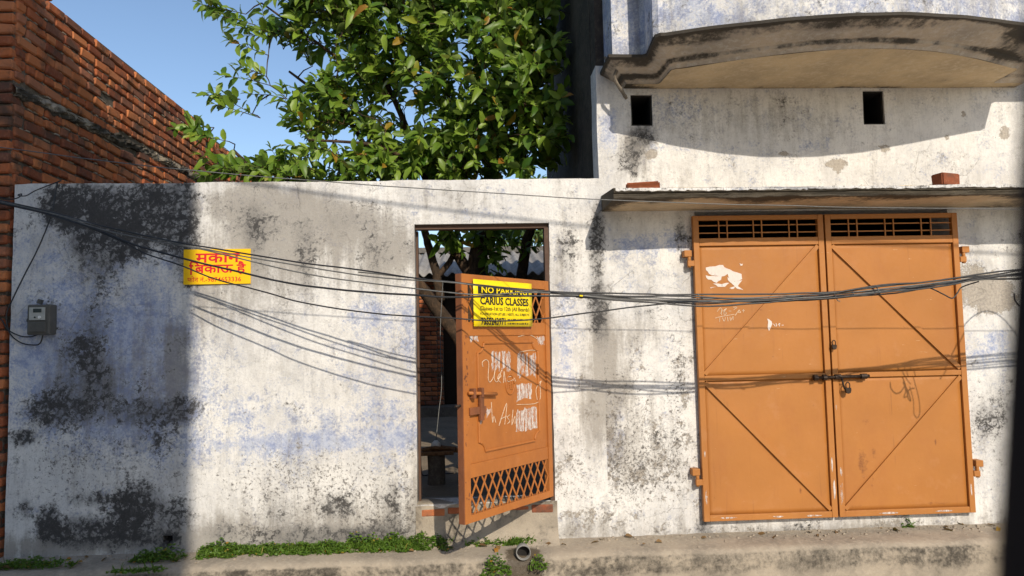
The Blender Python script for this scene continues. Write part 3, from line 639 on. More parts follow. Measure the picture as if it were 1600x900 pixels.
# sliding bolt across both leaves, on the right leaf
MB().tube([LR(2.395, -0.034, 1.409), LR(2.80, -0.034, 1.414)], 0.011, 8).build('bolt_rod', M['iron'], gr, True)
for x in (2.41, 2.475): MB().tube([LR(x-0.014, -0.034, 1.410), LR(x+0.014, -0.034, 1.410)], 0.021, 8).build('bolt_bracket', M['iron'], gr)
for x in (2.57, 2.76): MB().tube([LR(x-0.022, -0.034, 1.412), LR(x+0.022, -0.034, 1.412)], 0.019, 8).build('bolt_bracket', M['iron'], gr)
MB().tube([LR(2.60, -0.034, 1.41), LR(2.603, -0.042, 1.36), LR(2.612, -0.046, 1.325)], 0.007, 6).build('bolt_handle', M['iron'], gr, True)
def padlock(x, z, s, label):
    b = empty('padlock', (x, YG-0.05, z)); tag(b, label, 'padlock', 'padlocks on the ochre gate')
    MB().poly([(-0.024*s, 0, -0.02*s), (-0.018*s, 0, -0.042*s), (0.0, 0, -0.05*s), (0.018*s, 0, -0.042*s), (0.024*s, 0, -0.02*s), (0.022*s, 0, 0.0), (-0.022*s, 0, 0.0)], (0, 0.018, 0)).build('lock_body', M['iron'], b)
    MB().tube(spline([(-0.015*s, 0.009, 0.0), (-0.016*s, 0.009, 0.03*s), (0, 0.009, 0.045*s), (0.016*s, 0.009, 0.03*s), (0.015*s, 0.009, 0.0)], 4), 0.005*s, 6).build('shackle', M['iron'], b, True)
padlock(2.637, 1.335, 0.85, 'dark padlock hanging from the bolt across the gate')
padlock(2.552, 1.64, 0.7, 'small padlock above the bolt at the gate centre')
def scrap(parent, name, pts, y, mat, thick=0.0012):
    return MB().poly([(p[0], y, p[1]) for p in pts][::-1], (0, thick, 0)).build(name, mat, parent)
def gp(px, py): q = at(px, py, YG); return (q.x-gl.location.x, q.z-gl.location.z)
for poly in ([(1103, 418), (1118, 416), (1130, 414), (1135, 419), (1146, 424), (1159, 428), (1160, 436), (1150, 440), (1141, 437), (1137, 428), (1128, 432), (1120, 431), (1112, 430), (1106, 424)],
             [(1103, 430), (1114, 431), (1128, 430), (1127, 437), (1120, 442), (1112, 437), (1104, 434)], [(1137, 433), (1148, 440), (1160, 438), (1153, 447), (1162, 453), (1152, 451), (1147, 446), (1140, 440)],
             [(1114, 443), (1128, 444), (1140, 442), (1133, 448), (1122, 448)], [(1140, 450), (1150, 447), (1147, 451)], [(1156, 411), (1161, 412), (1160, 415), (1157, 414)], [(1110, 449), (1120, 448), (1112, 450)],
             [(1199, 498), (1203, 500), (1207, 506), (1202, 517), (1200, 508)]):
    rng = random.Random(len(poly)); pp = []
    for i, q in enumerate(poly):
        a = gp(*q); c = gp(*poly[(i+1) % len(poly)]); pp.append(a); pp.append(((a[0]+c[0])/2+rng.uniform(-.006, .006), (a[1]+c[1])/2+rng.uniform(-.006, .006)))
    o = MB().poly([(x, sheet_y(x+gl.location.x, z+gl.location.z, SHEETS[0])-0.0022, z) for x, z in pp][::-1], (0, 0.0008, 0)).build('paper_scrap', M['tornpaper'], gl)
def strokes(parent, name, L, conv, y, r, mat):
    b = MB()
    for s in L:
        pts = [conv(*q) for q in s]; yy = (lambda x, z: sheet_y(x+parent.location.x, z+parent.location.z, SHEETS[0])-0.001) if y is None else (lambda x, z: y)
        pts = spline([(x, yy(x, z), z) for x, z in pts], 4) if len(pts) > 2 else [(x, yy(x, z), z) for x, z in pts]
        b.tube(pts, r, 4)
    return b.build(name, mat, parent)
strokes(gl, 'chalk_writing', [[(1121, 487), (1126, 481), (1129, 485), (1126, 490), (1126, 490)], [(1128, 482), (1128, 492)], [(1135, 482), (1131, 486), (1136, 489), (1132, 492), (1132, 487), (1136, 482)], [(1139, 486), (1143, 486)], [(1146, 480), (1152, 480), (1147, 484)], [(1150, 492), (1153, 487), (1149, 493), (1155, 484)], [(1156, 484), (1154, 488), (1158, 488), (1155, 485)], [(1160, 485), (1164, 485)], [(1162, 483), (1162, 488)], [(1118, 497), (1130, 494), (1148, 491)], [(1125, 497), (1125, 503)], [(1129, 496), (1132, 502), (1134, 496)], [(1137, 495), (1138, 502)], [(1141, 495), (1142, 501), (1146, 494), (1146, 500)]], gp, None, 0.0022, M['chalk'])
strokes(gl, 'chalk_writing', [[(1209, 506), (1212, 510)], [(1213, 505), (1214, 510)], [(1216, 508), (1219, 505), (1218, 510)], [(1222, 508), (1225, 508)]], gp, None, 0.0022, M['paper'])

rgc = random.Random(9)
def chips(parent, L):
    for (x, z, w_, h_) in L:
        pts = [(x+w_*math.cos(t*0.7)*rgc.uniform(.5, 1)-parent.location.x, z+h_*math.sin(t*0.7)*rgc.uniform(.5, 1)-parent.location.z) for t in range(9)]
        scrap(parent, 'paint_chip', pts, -0.0155, M['smear'], 0.001)
chips(gl, [(2.515, 0.62, .012, .10), (2.505, 0.80, .010, .06), (1.60, 0.60, .010, .07), (2.1, 0.452, .05, .008), (1.75, 0.455, .07, .008), (2.35, 0.45, .08, .008), (1.60, 0.9, .006, .03)])
chips(gr, [(2.565, 0.60, .014, .11), (2.57, 0.75, .010, .05), (2.9, 0.45, .09, .008), (3.3, 0.452, .08, .008), (3.51, 0.6, .008, .05), (2.56, 1.2, .006, .03)])
# ================================================================== OPEN DOOR
HX, HY, DW, DH, DB = 0.522, -0.002, 0.939, 1.50, 0.631
u3 = Vector((-0.642, -0.767, 0)); n3 = Vector((0.767, -0.642, 0))   # along the leaf from hinge to free edge; outward face
er = empty('entrance_door', (HX, HY, DB)); er.rotation_euler = (0, 0, math.atan2(-u3.y, -u3.x))
# local frame: +x from free edge towards hinge direction -> x' = DW - distance from hinge ; so local x = -(distance)
tag(er, 'ochre iron door standing half open with lattice panels', 'door')
def D(uu, y, v): return (uu-DW, y, v)          # uu: 0 at free edge .. DW at hinge, y: minus = outer face
def dbox(name, u0, u1, v0, v1, y0=-0.014, y1=0.014, mat='door', par=er, bev=0.002): return MB().box(D(u0, y0, v0), D(u1, y1, v1)).build(name, M[mat], par, bevel=bev)
def dhit(px, py):
    d = Vector(ray(px, py)); c = Vector(CAM); p0 = Vector((HX, HY, 0)); t = (p0-c).dot(n3)/d.dot(n3); P = c+d*t
    return DW-(P-p0).dot(u3), P.z-DB
dbox('stile', 0.0, 0.055, 0, DH, -0.018, 0.022); dbox('stile', DW-0.045, DW, 0, DH, -0.018, 0.022)
dbox('edge_strip', -0.006, -0.0005, 0.0, DH, -0.016, 0.030, 'doorrust')
dbox('rail', 0.055, DW-0.045, 0, 0.045, -0.017, 0.02); dbox('rail', 0.055, DW-0.045, 0.262, 0.345, -0.012, 0.02)
dbox('rail', 0.055, DW-0.045, DH-0.06, DH, -0.017, 0.02); dbox('rail', 0.055, DW-0.045, 1.12, 1.205, -0.012, 0.02)
dbox('sheet_panel', 0.055, DW-0.045, 0.345, 1.12, -0.006, 0.0, 'door')
for (v0, v1, step, lean) in ((0.045, 0.262, 0.082, 0.125), (1.205, DH-0.06, 0.085, 0.135)):
    ua, ub = 0.055, DW-0.045; H = v1-v0; k = 0
    uu = ua-lean
    while uu < ub:
        for sgn in (1, -1):
            a0, b0 = (uu, uu+lean) if sgn > 0 else (uu+lean, uu)
            (p, q) = ((a0, v0), (b0, v1))
            # clip to the opening in u
            def clip(p, q):
                t0, t1 = 0.0, 1.0; d = q[0]-p[0]
                for lim, s in ((ua, 1), (ub, -1)):
                    f0 = s*(p[0]-lim); f1 = s*(q[0]-lim)
                    if f0 < 0 and f1 < 0: return None
                    if f0 < 0: t0 = max(t0, f0/(f0-f1))
                    elif f1 < 0: t1 = min(t1, f0/(f0-f1))
                if t1-t0 < 0.05: return None
                return tuple((p[0]+d*t, p[1]+(q[1]-p[1])*t) for t in (t0, t1))
            c = clip(p, q)
            if c: MB().bar(D(c[0][0], -0.007 if sgn > 0 else -0.001, c[0][1]), D(c[1][0], -0.007 if sgn > 0 else -0.001, c[1][1]), 0.010, 0.0055).build('lattice_bar', M['door'], er)
        uu += step
# raised ornamental border with scooped corners
def border():
    u0, u1, v0, v1, c = 0.15, 0.80, 0.405, 1.075, 0.06; pts = []
    def arc(cu, cv, a0, a1): return [(cu+c*math.cos(a0+(a1-a0)*i/7), cv+c*math.sin(a0+(a1-a0)*i/7)) for i in range(8)]
    pi = math.pi
    pts += [(u0+c, v1)] + [(u1-c, v1)] + arc(u1, v1, pi, 1.5*pi)[1:] + [(u1, v0+c)] + arc(u1, v0, 0.5*pi, pi)[1:] + [(u0+c, v0)] + arc(u0, v0, 0, 0.5*pi)[1:] + [(u0, v1-c)] + arc(u0, v1, 1.5*pi, 2*pi)[1:]
    pts.append(pts[0]); MB().tube([D(p, -0.008, q) for p, q in pts], 0.009, 6).build('moulded_border', M['door'], er)
border()
# oval emblem in relief
em = empty('emblem', D(0.478, -0.008, 0.80)); em.parent = er
a = [(0.045*math.cos(t*math.pi/10), 0, 0.064*math.sin(t*math.pi/10)) for t in range(21)]
MB().tube(a, 0.0055, 6).build('oval_ring', M['door'], em, True)
b = MB()
for s in ([(-.022, -.026), (-.022, 0), (.022, 0), (.022, .026)], [(-.024, .028), (0, .028), (0, -.028), (.024, -.028)]): b.tube([(x, 0, z) for x, z in s], 0.0045, 5)
for x, z in ((-.012, .013), (.012, .013), (-.012, -.013), (.012, -.013)): b.disc((x, -0.001, z), 0.004, (0, -1, 0), 8, 0.005)
b.build('relief', M['door'], em)
# bolt and hasp
MB().tube([D(0.03, -0.034, 0.775), D(0.30, -0.034, 0.752)], 0.011, 8).build('bolt_rod', M['door'], er, True)
for uu in (0.075, 0.15): MB().box(D(uu-0.012, -0.046, 0.742), D(uu+0.012, -0.014, 0.80)).build('bolt_bracket', M['doorrust'], er)
MB().box(D(0.045, -0.032, 0.640), D(0.20, -0.019, 0.685)).build('hasp', M['doorrust'], er, bevel=0.003)
MB().box(D(0.135, -0.040, 0.60), D(0.17, -0.020, 0.765)).build('hasp', M['doorrust'], er, bevel=0.003)
MB().tube([D(-0.05, 0.005, 0.70), D(0.05, 0.005, 0.705)], 0.008, 8).build('latch_tongue', M['iron'], er, True)
for vv in (1.3, 0.22): MB().tube([D(DW+0.012, -0.006, vv-0.05), D(DW+0.012, -0.006, vv+0.05)], 0.013, 8).build('hinge', M['frame'], er, True)
rgq = random.Random(4)
for k in range(34):
    vv = rgq.choice((0.78, 0.9, 1.0, 1.15, 1.32, 0.85, 0.5, 0.2))+rgq.gauss(0, 0.05); u_ = rgq.uniform(0.004, 0.045); a_ = rgq.uniform(0.003, 0.009); c_ = rgq.uniform(0.004, 0.018)
    scrap(er, 'rust_chip', [(u_-DW+a_*math.cos(t*0.9)*rgq.uniform(.4, 1), vv+c_*math.sin(t*0.9)*rgq.uniform(.4, 1)) for t in range(7)], -0.0192, M['doorrust'], 0.001)
# rubbed white patches and chalk writing
def dp(px, py): uu, v = dhit(px, py); return (uu-DW, v)
def patch(quad, seed, y=-0.0072):
    rng = random.Random(seed); pts = []
    for i in range(4):
        a = Vector(dp(*quad[i])); b_ = Vector(dp(*quad[(i+1) % 4]))
        for k in range(6):
            t = k/6; q = a.lerp(b_, t); pts.append((q.x+rng.uniform(-.005, .005), q.y+rng.uniform(-.010, .010)))
    return scrap(er, 'white_smear', pts, y, M['smear'], 0.001)
for k, (x, w_) in enumerate(((767, 3), (772, 4), (777, 3), (783, 5), (790, 6))): patch([(x, 549+k % 3*2), (x+w_, 548), (x+w_, 578-k % 2*4), (x, 580)], k)
for k, (x, w_) in enumerate(((807, 5), (813, 5), (820, 4), (826, 5), (832, 4))): patch([(x, 553+k % 2*3), (x+w_, 552), (x+w_, 590-k % 2*5), (x, 586)], 10+k)
patch([(806, 602), (829, 597), (829, 622), (806, 626)], 21); patch([(806, 641), (818, 640), (817, 674), (805, 676)], 22); patch([(818, 638), (837, 634), (838, 668), (819, 673)], 23)
patch([(731, 521), (744, 519), (746, 532), (733, 534)], 24); patch([(838, 527), (849, 525), (849, 537), (840, 538)], 25); patch([(748, 650), (752, 648), (752, 662), (749, 660)], 26); patch([(758, 640), (765, 638), (764, 646), (759, 652)], 27)
strokes(er, 'chalk_writing', [[(753, 573), (752, 566), (758, 562), (762, 568), (761, 590), (764, 597), (770, 588), (772, 575), (771, 592), (776, 596), (782, 578)], [(776, 592), (781, 588), (779, 584), (776, 592), (781, 598)], [(785, 598), (786, 580), (788, 597)], [(797, 588), (791, 590), (792, 596), (799, 594)], [(801, 590), (804, 595), (800, 594), (801, 590)], [(766, 628), (768, 660), (770, 650), (773, 660)], [(778, 665), (790, 630), (787, 663)], [(780, 655), (790, 650)], [(795, 648), (791, 652), (795, 658), (791, 662)], [(800, 640), (798, 664), (803, 650), (803, 662)],
   [(806, 632), (840, 628), (842, 600)], [(810, 550), (830, 547), (840, 550)], [(808, 526), (825, 523), (838, 530)], [(840, 605), (844, 595), (836, 608), (838, 625)]], dp, -0.0085, 0.0022, M['chalk'])

# ================================================================== SIGNS
def raw_text(body, size, bold):
    c = bpy.data.curves.new('t', 'FONT'); c.body = body; c.size = size; c.offset = bold; c.resolution_u = 2
    o = bpy.data.objects.new('tmp', c); COL.objects.link(o); dg = bpy.context.evaluated_depsgraph_get(); me = bpy.data.meshes.new_from_object(o.evaluated_get(dg)); bpy.data.objects.remove(o); bpy.data.curves.remove(c)
    co = np.zeros(len(me.vertices)*3); me.vertices.foreach_get('co', co); co = co.reshape(-1, 3); F = [tuple(p.vertices) for p in me.polygons]; bpy.data.meshes.remove(me); return co, F
def text(body, parent, name, mat, size, loc, w=None, bold=0.0, h=None):
    """flat lettering built glyph by glyph so that joined letters never share a face"""
    V = []; F = []; end = raw_text('I', size, 0)[0][:, 0].max()
    for k, ch_ in enumerate(body):
        if ch_ == ' ': continue
        pen = raw_text(body[:k]+'I', size, 0)[0][:, 0].max()-end if k else 0.0
        co, f = raw_text(ch_, size, bold)
        if not len(co): continue
        k0 = len(V); V += [(p[0]+pen, -0.0002*(k % 3), p[1]) for p in co]; F += [tuple(k0+i for i in q) for q in f]
    V = np.array(V); mn, mx = V.min(0), V.max(0); V[:, 0] = (V[:, 0]-mn[0])*(w/(mx[0]-mn[0])); V[:, 2] = (V[:, 2]-mn[2])*(h/(mx[2]-mn[2]))
    o = mesh(name, V, F, mat, parent); o.location = loc; return o
# house-for-sale board on the wall
c0 = at(286.5, 446, -0.012); c1 = at(391.5, 442, -0.012); c2 = at(390, 387.5, -0.012); SW = c1.x-c0.x; SH = c2.z-c1.z
s1 = empty('sale_sign', (c0.x, -0.014, (c0.z+c1.z)/2), (0, 0, 0)); tag(s1, 'orange-yellow painted board with red Hindi lettering on the whitewashed wall', 'sign')
MB().box((0, 0, 0), (SW, 0.010, SH)).build('board', M['yellow'], s1, bevel=0.001)
text('मकान', s1, 'lettering', M['red'], 0.1, (SW*0.18, -0.0015, SH*0.62), SW*0.66, 0.002, h=SH*0.26)
text('बकाऊ है', s1, 'lettering', M['red'], 0.1, (SW*0.17, -0.0015, SH*0.27), SW*0.76, 0.002, h=SH*0.38); text('ि', s1, 'lettering', M['red'], 0.1, (SW*0.085, -0.0024, SH*0.275), SW*0.155, 0.002, h=SH*0.40)
text('फोन नं.-9874653336', s1, 'lettering', M['red'], 0.1, (SW*0.06, -0.0015, SH*0.07), SW*0.80, 0.0006, h=SH*0.17)
# coaching sign tied on the door
s2 = empty('coaching_sign', tuple(er.matrix_basis @ Vector((0, 0, 0)))); s2.rotation_euler = (0, 0, er.rotation_euler.z)
s2.location = Vector((HX, HY, DB)); tag(s2, 'bright yellow no-parking sheet with black print fixed on the ochre door', 'sign')
bu0, bu1, bv0, bv1 = 0.088, 0.708, 1.178, 1.470
P2 = lambda uu, v, y=-0.032: (uu-DW, y, v)
Wd, Hd = bu1-bu0, bv1-bv0
def sheet():
    V = []; F = []; n = 14
    for j in range(5):
        for i in range(n+1):
            t = i/n; s = j/4; V.append((bu0+Wd*t-DW, -0.0335, bv0+Hd*s))
    for j in range(4):
        for i in range(n): a = j*(n+1)+i; F.append((a, a+1, a+n+2, a+n+1))
    o = mesh('sheet', V, F, M['yellow2'], s2, True); md = o.modifiers.new('solid', 'SOLIDIFY'); md.thickness = 0.002; md.offset = 1
sheet()
YT = -0.0372
def pt(u_, v_): return (bu0+Wd*u_-DW, YT, bv0+Hd*v_)
MB().box((bu0+Wd*0.07-DW, YT+0.0012, bv0+Hd*0.695), (bu0+Wd*0.94-DW, YT+0.0022, bv0+Hd*0.875)).build('print_band', M['black'], s2)
o = text('NO PARKING', s2, 'lettering', M['yellow2'], 0.1, pt(0.12, 0.718), Wd*0.78, 0.002, h=Hd*0.135); o.location.y -= 0.002
text('CARIUS CLASSES', s2, 'lettering', M['black'], 0.1, pt(0.10, 0.465), Wd*0.83, 0.003, h=Hd*0.175)
text('Classes-1st to 12th (All Boards)', s2, 'lettering', M['black'], 0.1, pt(0.10, 0.315), Wd*0.84, 0.0008, h=Hd*0.12)
text('FOUNDATION (IIT-JEE / NEET), ALL SUBJECTS', s2, 'lettering', M['black'], 0.1, pt(0.10, 0.225), Wd*0.84, 0.001, h=Hd*0.07)
text('7355243971', s2, 'lettering', M['black'], 0.1, pt(0.11, 0.025), Wd*0.40, 0.003, h=Hd*0.165)
b = MB(); rg = random.Random(3)
for row in (0.135, 0.045):
    uu = 0.55
    while uu < 0.92:
        L_ = rg.uniform(0.008, 0.02); x, y, z = pt(uu, row); b.box((x, YT, z), (x+Wd*L_, YT+0.001, z+Hd*rg.uniform(0.022, 0.038))); uu += L_+rg.choice((0.006, 0.006, 0.014))
b.build('small_print', M['black'], s2)

# ================================================================== METER
mc = at(60, 500, -0.1)
mt = empty('electric_meter', (mc.x, -0.012, mc.z-0.10)); tag(mt, 'grey electricity meter box on the mouldy left wall', 'meter')
MB().box((-0.075, -0.09, 0), (0.075, 0.0, 0.205)).build('case', M['meter'], mt, bevel=0.01)
MB().box((-0.062, -0.099, 0.018), (0.052, -0.0915, 0.085)).build('terminal_cover', M['meter'], mt, bevel=0.004)
MB().box((-0.056, -0.097, 0.100), (0.046, -0.0915, 0.185)).build('label_plate', M['meterlabel'], mt)
MB().box((-0.030, -0.0995, 0.150), (0.024, -0.0975, 0.176)).build('display', M['lcd'], mt)
MB().disc((0.012, -0.099, 0.118), 0.010, (0, -1, 0), 12).build('seal', M['white'], mt)
MB().disc((-0.018, -0.099, 0.118), 0.006, (0, -1, 0), 12).build('button', M['lcd'], mt)
MB().tube([(-0.085, -0.06, 0.10), (-0.076, -0.06, 0.10)], 0.016, 10).build('side_knob', M['cable'], mt)
MB().box((-0.10, -0.05, 0.195), (-0.07, -0.03, 0.225), Matrix.Rotation(0.3, 4, 'Y')).build('bracket', M['meter'], mt)

# ================================================================== CABLES
def cdep(px): return -float(np.interp(px, [-300, 0, 350, 680, 1300, 1700], [0.06, 0.16, 0.50, 0.82, 0.95, 1.0]))
def cable(label, pts, r, mat='cable', dep=None, group='cables strung along the wall', sub=5, name='cable', dy=0.0):
    P = [at(x, y, (cdep(x) if dep is None else dep)+dy) for x, y in pts]
    Q = spline(P, sub); sd_ = len(label)*0.37
    Q = [q_+Vector((0, 0.012*nz(q_.x*2.6, sd_, 1), 0.0075*nz(q_.x*3.2, sd_, 5)+0.003*nz(q_.x*9, sd_, 2)))*(1.0 if q_.x > 0.7 else 0.45) for q_ in Q]
    return tag(MB().tube(Q, r, 7).build(name, M[mat], None, True), label, 'cable', group)
tailA = [(-120, 285), (0, 313), (75, 330), (151, 351), (227, 368), (302, 383), (400, 399), (489, 413), (578, 424), (652, 435), (726, 443), (813, 452), (900, 457), (1040, 459.5), (1170, 459), (1300, 456), (1370, 449), (1430, 442), (1510, 434), (1600, 427), (1760, 412), (2600, 342)]
cable('topmost black cable crossing the wall above the yellow sale sign', tailA, 0.005)
cable('second cable just under the topmost one', [(-120, 286), (0, 314), (75, 331), (151, 352), (227, 369), (302, 386), (400, 404), (471, 416), (578, 432), (700, 441), (730, 444), (813, 453), (900, 462), (990, 465), (1090, 467), (1200, 464), (1300, 459), (1430, 446), (1510, 437), (1600, 424), (1760, 408), (2600, 338)], 0.0042, 'cableg')
cable('third cable cutting across the top of the sale sign', [(-120, 287), (0, 315), (75, 332), (158, 358), (245, 377), (321, 391), (420, 415), (507, 433), (649, 451), (700, 457), (760, 461), (820, 457), (880, 459), (960, 467), (1090, 472), (1200, 468), (1300, 463), (1400, 452), (1500, 441), (1600, 432), (1760, 418), (2600, 348)], 0.0042, 'cableg')
cable('thick cable crossing the middle of the sale sign', [(-120, 289), (0, 317), (75, 335), (151, 359), (208, 382), (283, 403), (378, 426), (460, 444), (542, 454), (649, 461), (700, 464), (800, 463), (900, 463), (1000, 469), (1090, 470), (1200, 470), (1300, 466), (1430, 450), (1520, 437), (1600, 435), (1760, 424), (2600, 354)], 0.0062)
cable('lowest thin cable dipping past the bottom of the sale sign', [(-120, 290), (0, 318), (100, 341), (189, 377), (227, 396), (283, 415), (340, 437), (420, 458), (471, 472), (578, 489), (700, 497), (760, 501), (826, 500), (900, 491), (1000, 478), (1090, 470), (1200, 473), (1300, 465), (1400, 457), (1470, 444), (1600, 422), (1760, 400), (2600, 330)], 0.0045)
cable('cable joining the bundle right of the door', [(560, 425), (640, 434), (730, 444), (820, 455), (900, 459), (985, 467), (1090, 474), (1200, 466), (1290, 461), (1360, 456), (1430, 447), (1500, 440), (1600, 430), (1760, 421), (2600, 351)], 0.0042, 'cableg', dy=0.03)
cable('cable weaving under the bundle across the gate', [(900, 464), (1000, 472), (1090, 478), (1170, 475), (1250, 468), (1330, 463), (1400, 455), (1480, 446), (1560, 432), (1760, 420), (2600, 350)], 0.005, dy=-0.03)
cable('cable weaving over the bundle across the gate', [(860, 457), (960, 462), (1090, 464), (1200, 468), (1290, 458), (1380, 446), (1440, 441), (1520, 430), (1600, 419), (1760, 395), (2600, 325)], 0.005, dy=-0.05)
cable('slack cable end looped under the bundle at the right gate hinge', [(1440, 446), (1458, 452), (1475, 460), (1488, 466), (1496, 458), (1504, 448), (1530, 440)], 0.004, dy=0.02)
cable('hair-thin wire running high past the canopy edge', [(-160, 205), (0, 230), (200, 256), (445, 279), (700, 297), (935, 312), (1200, 321), (1420, 325), (1700, 327), (2600, 320)], 0.0028, 'cableg', dep=-1.13)
# slack loops hanging from the bundle further right; only their shadows reach the gate and wall in view
SL = Vector((0.27, -1.0, 0.615))
def loop(label, pts, dist, r=0.0035):
    P = [at(x, y, -0.045)+SL*dist for x, y in pts]
    tag(MB().tube(spline(P, 5), r, 6).build('cable_loop', M['cable'], None, True), label, 'cable', 'slack loops on the cable bundle')
loop('long slack loop of thin cable hung on the bundle past the gate', [(1422, 603), (1428, 625), (1429, 645), (1434, 652), (1438, 645), (1437, 625), (1431, 600), (1424, 575), (1418, 570), (1414, 576), (1417, 590), (1424, 600)], 0.93)
loop('small coiled loop of thin cable beside the long one', [(1402, 571), (1408, 582), (1414, 596), (1418, 612), (1420, 622), (1424, 625), (1416, 604), (1408, 612), (1400, 614), (1393, 606), (1392, 597)], 0.93, 0.0045)
loop('kinked stub of cable under the small coil', [(1412, 596), (1416, 610), (1413, 620), (1418, 618), (1422, 608), (1430, 606)], 0.93, 0.004)
loop('springy cable arch standing up from the bundle past the gate', [(1470, 592), (1500, 530), (1520, 496), (1548, 480), (1575, 490), (1600, 520), (1625, 570)], 0.95, 0.0045)
def tie(px, py, h, label, mat='cableg'):
    c = at(px, py, cdep(px)); tag(MB().tube(spline([c+Vector((-0.006, -0.02, 0.012)), c+Vector((0.0, -0.025, -h*0.4)), c+Vector((0.012, -0.02, -h)), c+Vector((0.03, -0.01, -h*1.15))], 4), 0.003, 5).build('wire_end', M[mat], None, True), label, 'wire', 'frayed wire ends on the bundle')
tie(1303, 462, 0.03, 'frayed wire end sticking down at the gate centre'); tie(1368, 450, 0.035, 'frayed wire end right of the gate centre'); tie(1330, 458, 0.015, 'short frayed wire end between two longer ones'); tie(1090, 462, 0.012, 'wire twist at the left edge of the gate')
q = at(908, 462, cdep(908)-0.012); tag(MB().box((q.x-0.010, q.y-0.003, q.z-0.018), (q.x+0.010, q.y+0.003, q.z+0.014), None).build('cable_tag', M['yellow2'], None, bevel=0.003), 'tiny yellow tag clipped on the cables beside the door', 'tag')
# service drop to the meter
def wirey(label, pts, r=0.0045, dep=-0.03): 
    return tag(MB().tube(spline([at(x, y, d) for x, y, d in pts], 5), r, 6).build('service_wire', M['cable'], None, True), label, 'wire', 'wires feeding the meter')
wirey('black wire dropping from the wall top down to the meter', [(90, 284, -0.005), (86, 305, -0.02), (80, 337, -0.04), (60, 387, -0.03), (38, 430, -0.02), (20, 467, -0.02), (10, 493, -0.02), (15, 520, -0.02), (32, 535, -0.02), (50, 539, -0.03), (62, 537, -0.05), (67, 524, -0.06)])
wirey('wire curling from the left edge into the meter bottom', [(-30, 480, -0.05), (0, 497, -0.03), (12, 515, -0.02), (32, 525, -0.03), (48, 526, -0.05), (58, 523, -0.06)])
wirey('knotted wire from the cables to the wall top', [(-20, 300, -0.12), (10, 311, -0.12), (28, 309, -0.12), (34, 303, -0.10), (28, 305, -0.11), (40, 306, -0.10), (55, 298, -0.06), (75, 290, -0.02), (96, 282, -0.005)], 0.004)
# overhead cable above the lane whose shadow falls on the wall top
tag(MB().tube(spline([at(x, y, 0)+SL*3.1 for x, y in ((-300, 215), (100, 245), (400, 288), (700, 330), (1000, 362), (1300, 385), (1800, 405))], 8), 0.009, 6).build('overhead_cable', M['cable'], None, True), 'overhead power cable high above the lane', 'cable')

# ================================================================== BRICK HOUSE (left)
bh = empty('brick_house', (-3.2, 0, 0)); bh.location = (0, 0, 0); tag(bh, 'bare red brick house with stained courses rising left of the white wall', 'house')
BX = -3.185
MB().box((-9, 0.02, 0), (BX-0.012, 3.42, 4.375)).build('wall_core', M['mortar'], bh)
MB().box((-9, 3.42, 0), (BX-0.012, 9.0, 4.30)).build('wall_core', M['mortar'], bh)
def brick_variant(i, L):
    rg = random.Random(i); b = bmesh.new(); bmesh.ops.create_cube(b, size=1.0); bmesh.ops.scale(b, vec=(0.12, L, 0.067), verts=b.verts)
    for v in b.verts: v.co += Vector((rg.uniform(-.005, .005), rg.uniform(-.011, .011), rg.uniform(-.008, .008)))
    bmesh.ops.bevel(b, geom=b.edges[:], offset=0.010, segments=1, affect='EDGES')
    me = bpy.data.meshes.new('brick'); b.to_mesh(me); b.free(); me.materials.append(M['brick']); return me
VAR = {('s', i): brick_variant(i, 0.216) for i in range(5)}; VAR.update({('h', i): brick_variant(20+i, 0.100) for i in range(4)})
cand = []
rg = random.Random(5); ch = 0.0826; z = 2.55; row = 0
while z < 4.385-ch*0.4:
    y = 0.02+(0.12 if row % 2 else 0.0); header = (row % 4 == 2)
    if row % 2: cand.append(('h', 0.075, z))
    Lb = 0.118 if header else 0.236
    while y+Lb < 7.5:
        if not (y > 3.42-Lb/2 and z > 4.24):
            if not (rg.random() < 0.012): cand.append(('h' if header else 's', y+Lb/2, z))
        y += Lb+rg.uniform(-.004, .004)
    z += ch; row += 1
def zband(y): return 3.535+0.048*y
cand = [c for c in cand if abs(c[2]+0.035-zband(c[1])) > 0.045]
trs = []
for (k, y, z) in cand:
    dx = rg.gauss(0, 0.0035); mtx = Matrix.Translation((BX-0.05+dx, y, z+0.037+0.012*nz(y*0.9, z*0.6, 5)+rg.gauss(0, 0.002))) @ Matrix.Rotation(rg.gauss(0, 0.012), 4, 'Z') @ Matrix.Rotation(rg.gauss(0, 0.025), 4, 'X')
    trs.append((k, mtx, (y, z)))
def vis(t):
    p = t[1].translation; v = CR @ (np.array(p)-CAM); return 800+FPX*v[0]/v[2], 450+FPX*v[1]/v[2], v[2]
big = []; rest = []
for t in trs:
    X, Y, d = vis(t)
    (big if (-20 < X < 420 and -20 < Y < 283) else rest).append((d, t))
big.sort(key=lambda q: q[0]); rest += big[300:]; big = big[:300]
def add_brick(t, parent): 
    k, mtx, _ = t; me = VAR[(k, rg.randrange(5 if k == 's' else 4))]; o = bpy.data.objects.new('brick', me); COL.objects.link(o); o.parent = parent; o.matrix_local = mtx; return o
for d, t in big: add_brick(t, bh)
V = []; F = []; R_ = []
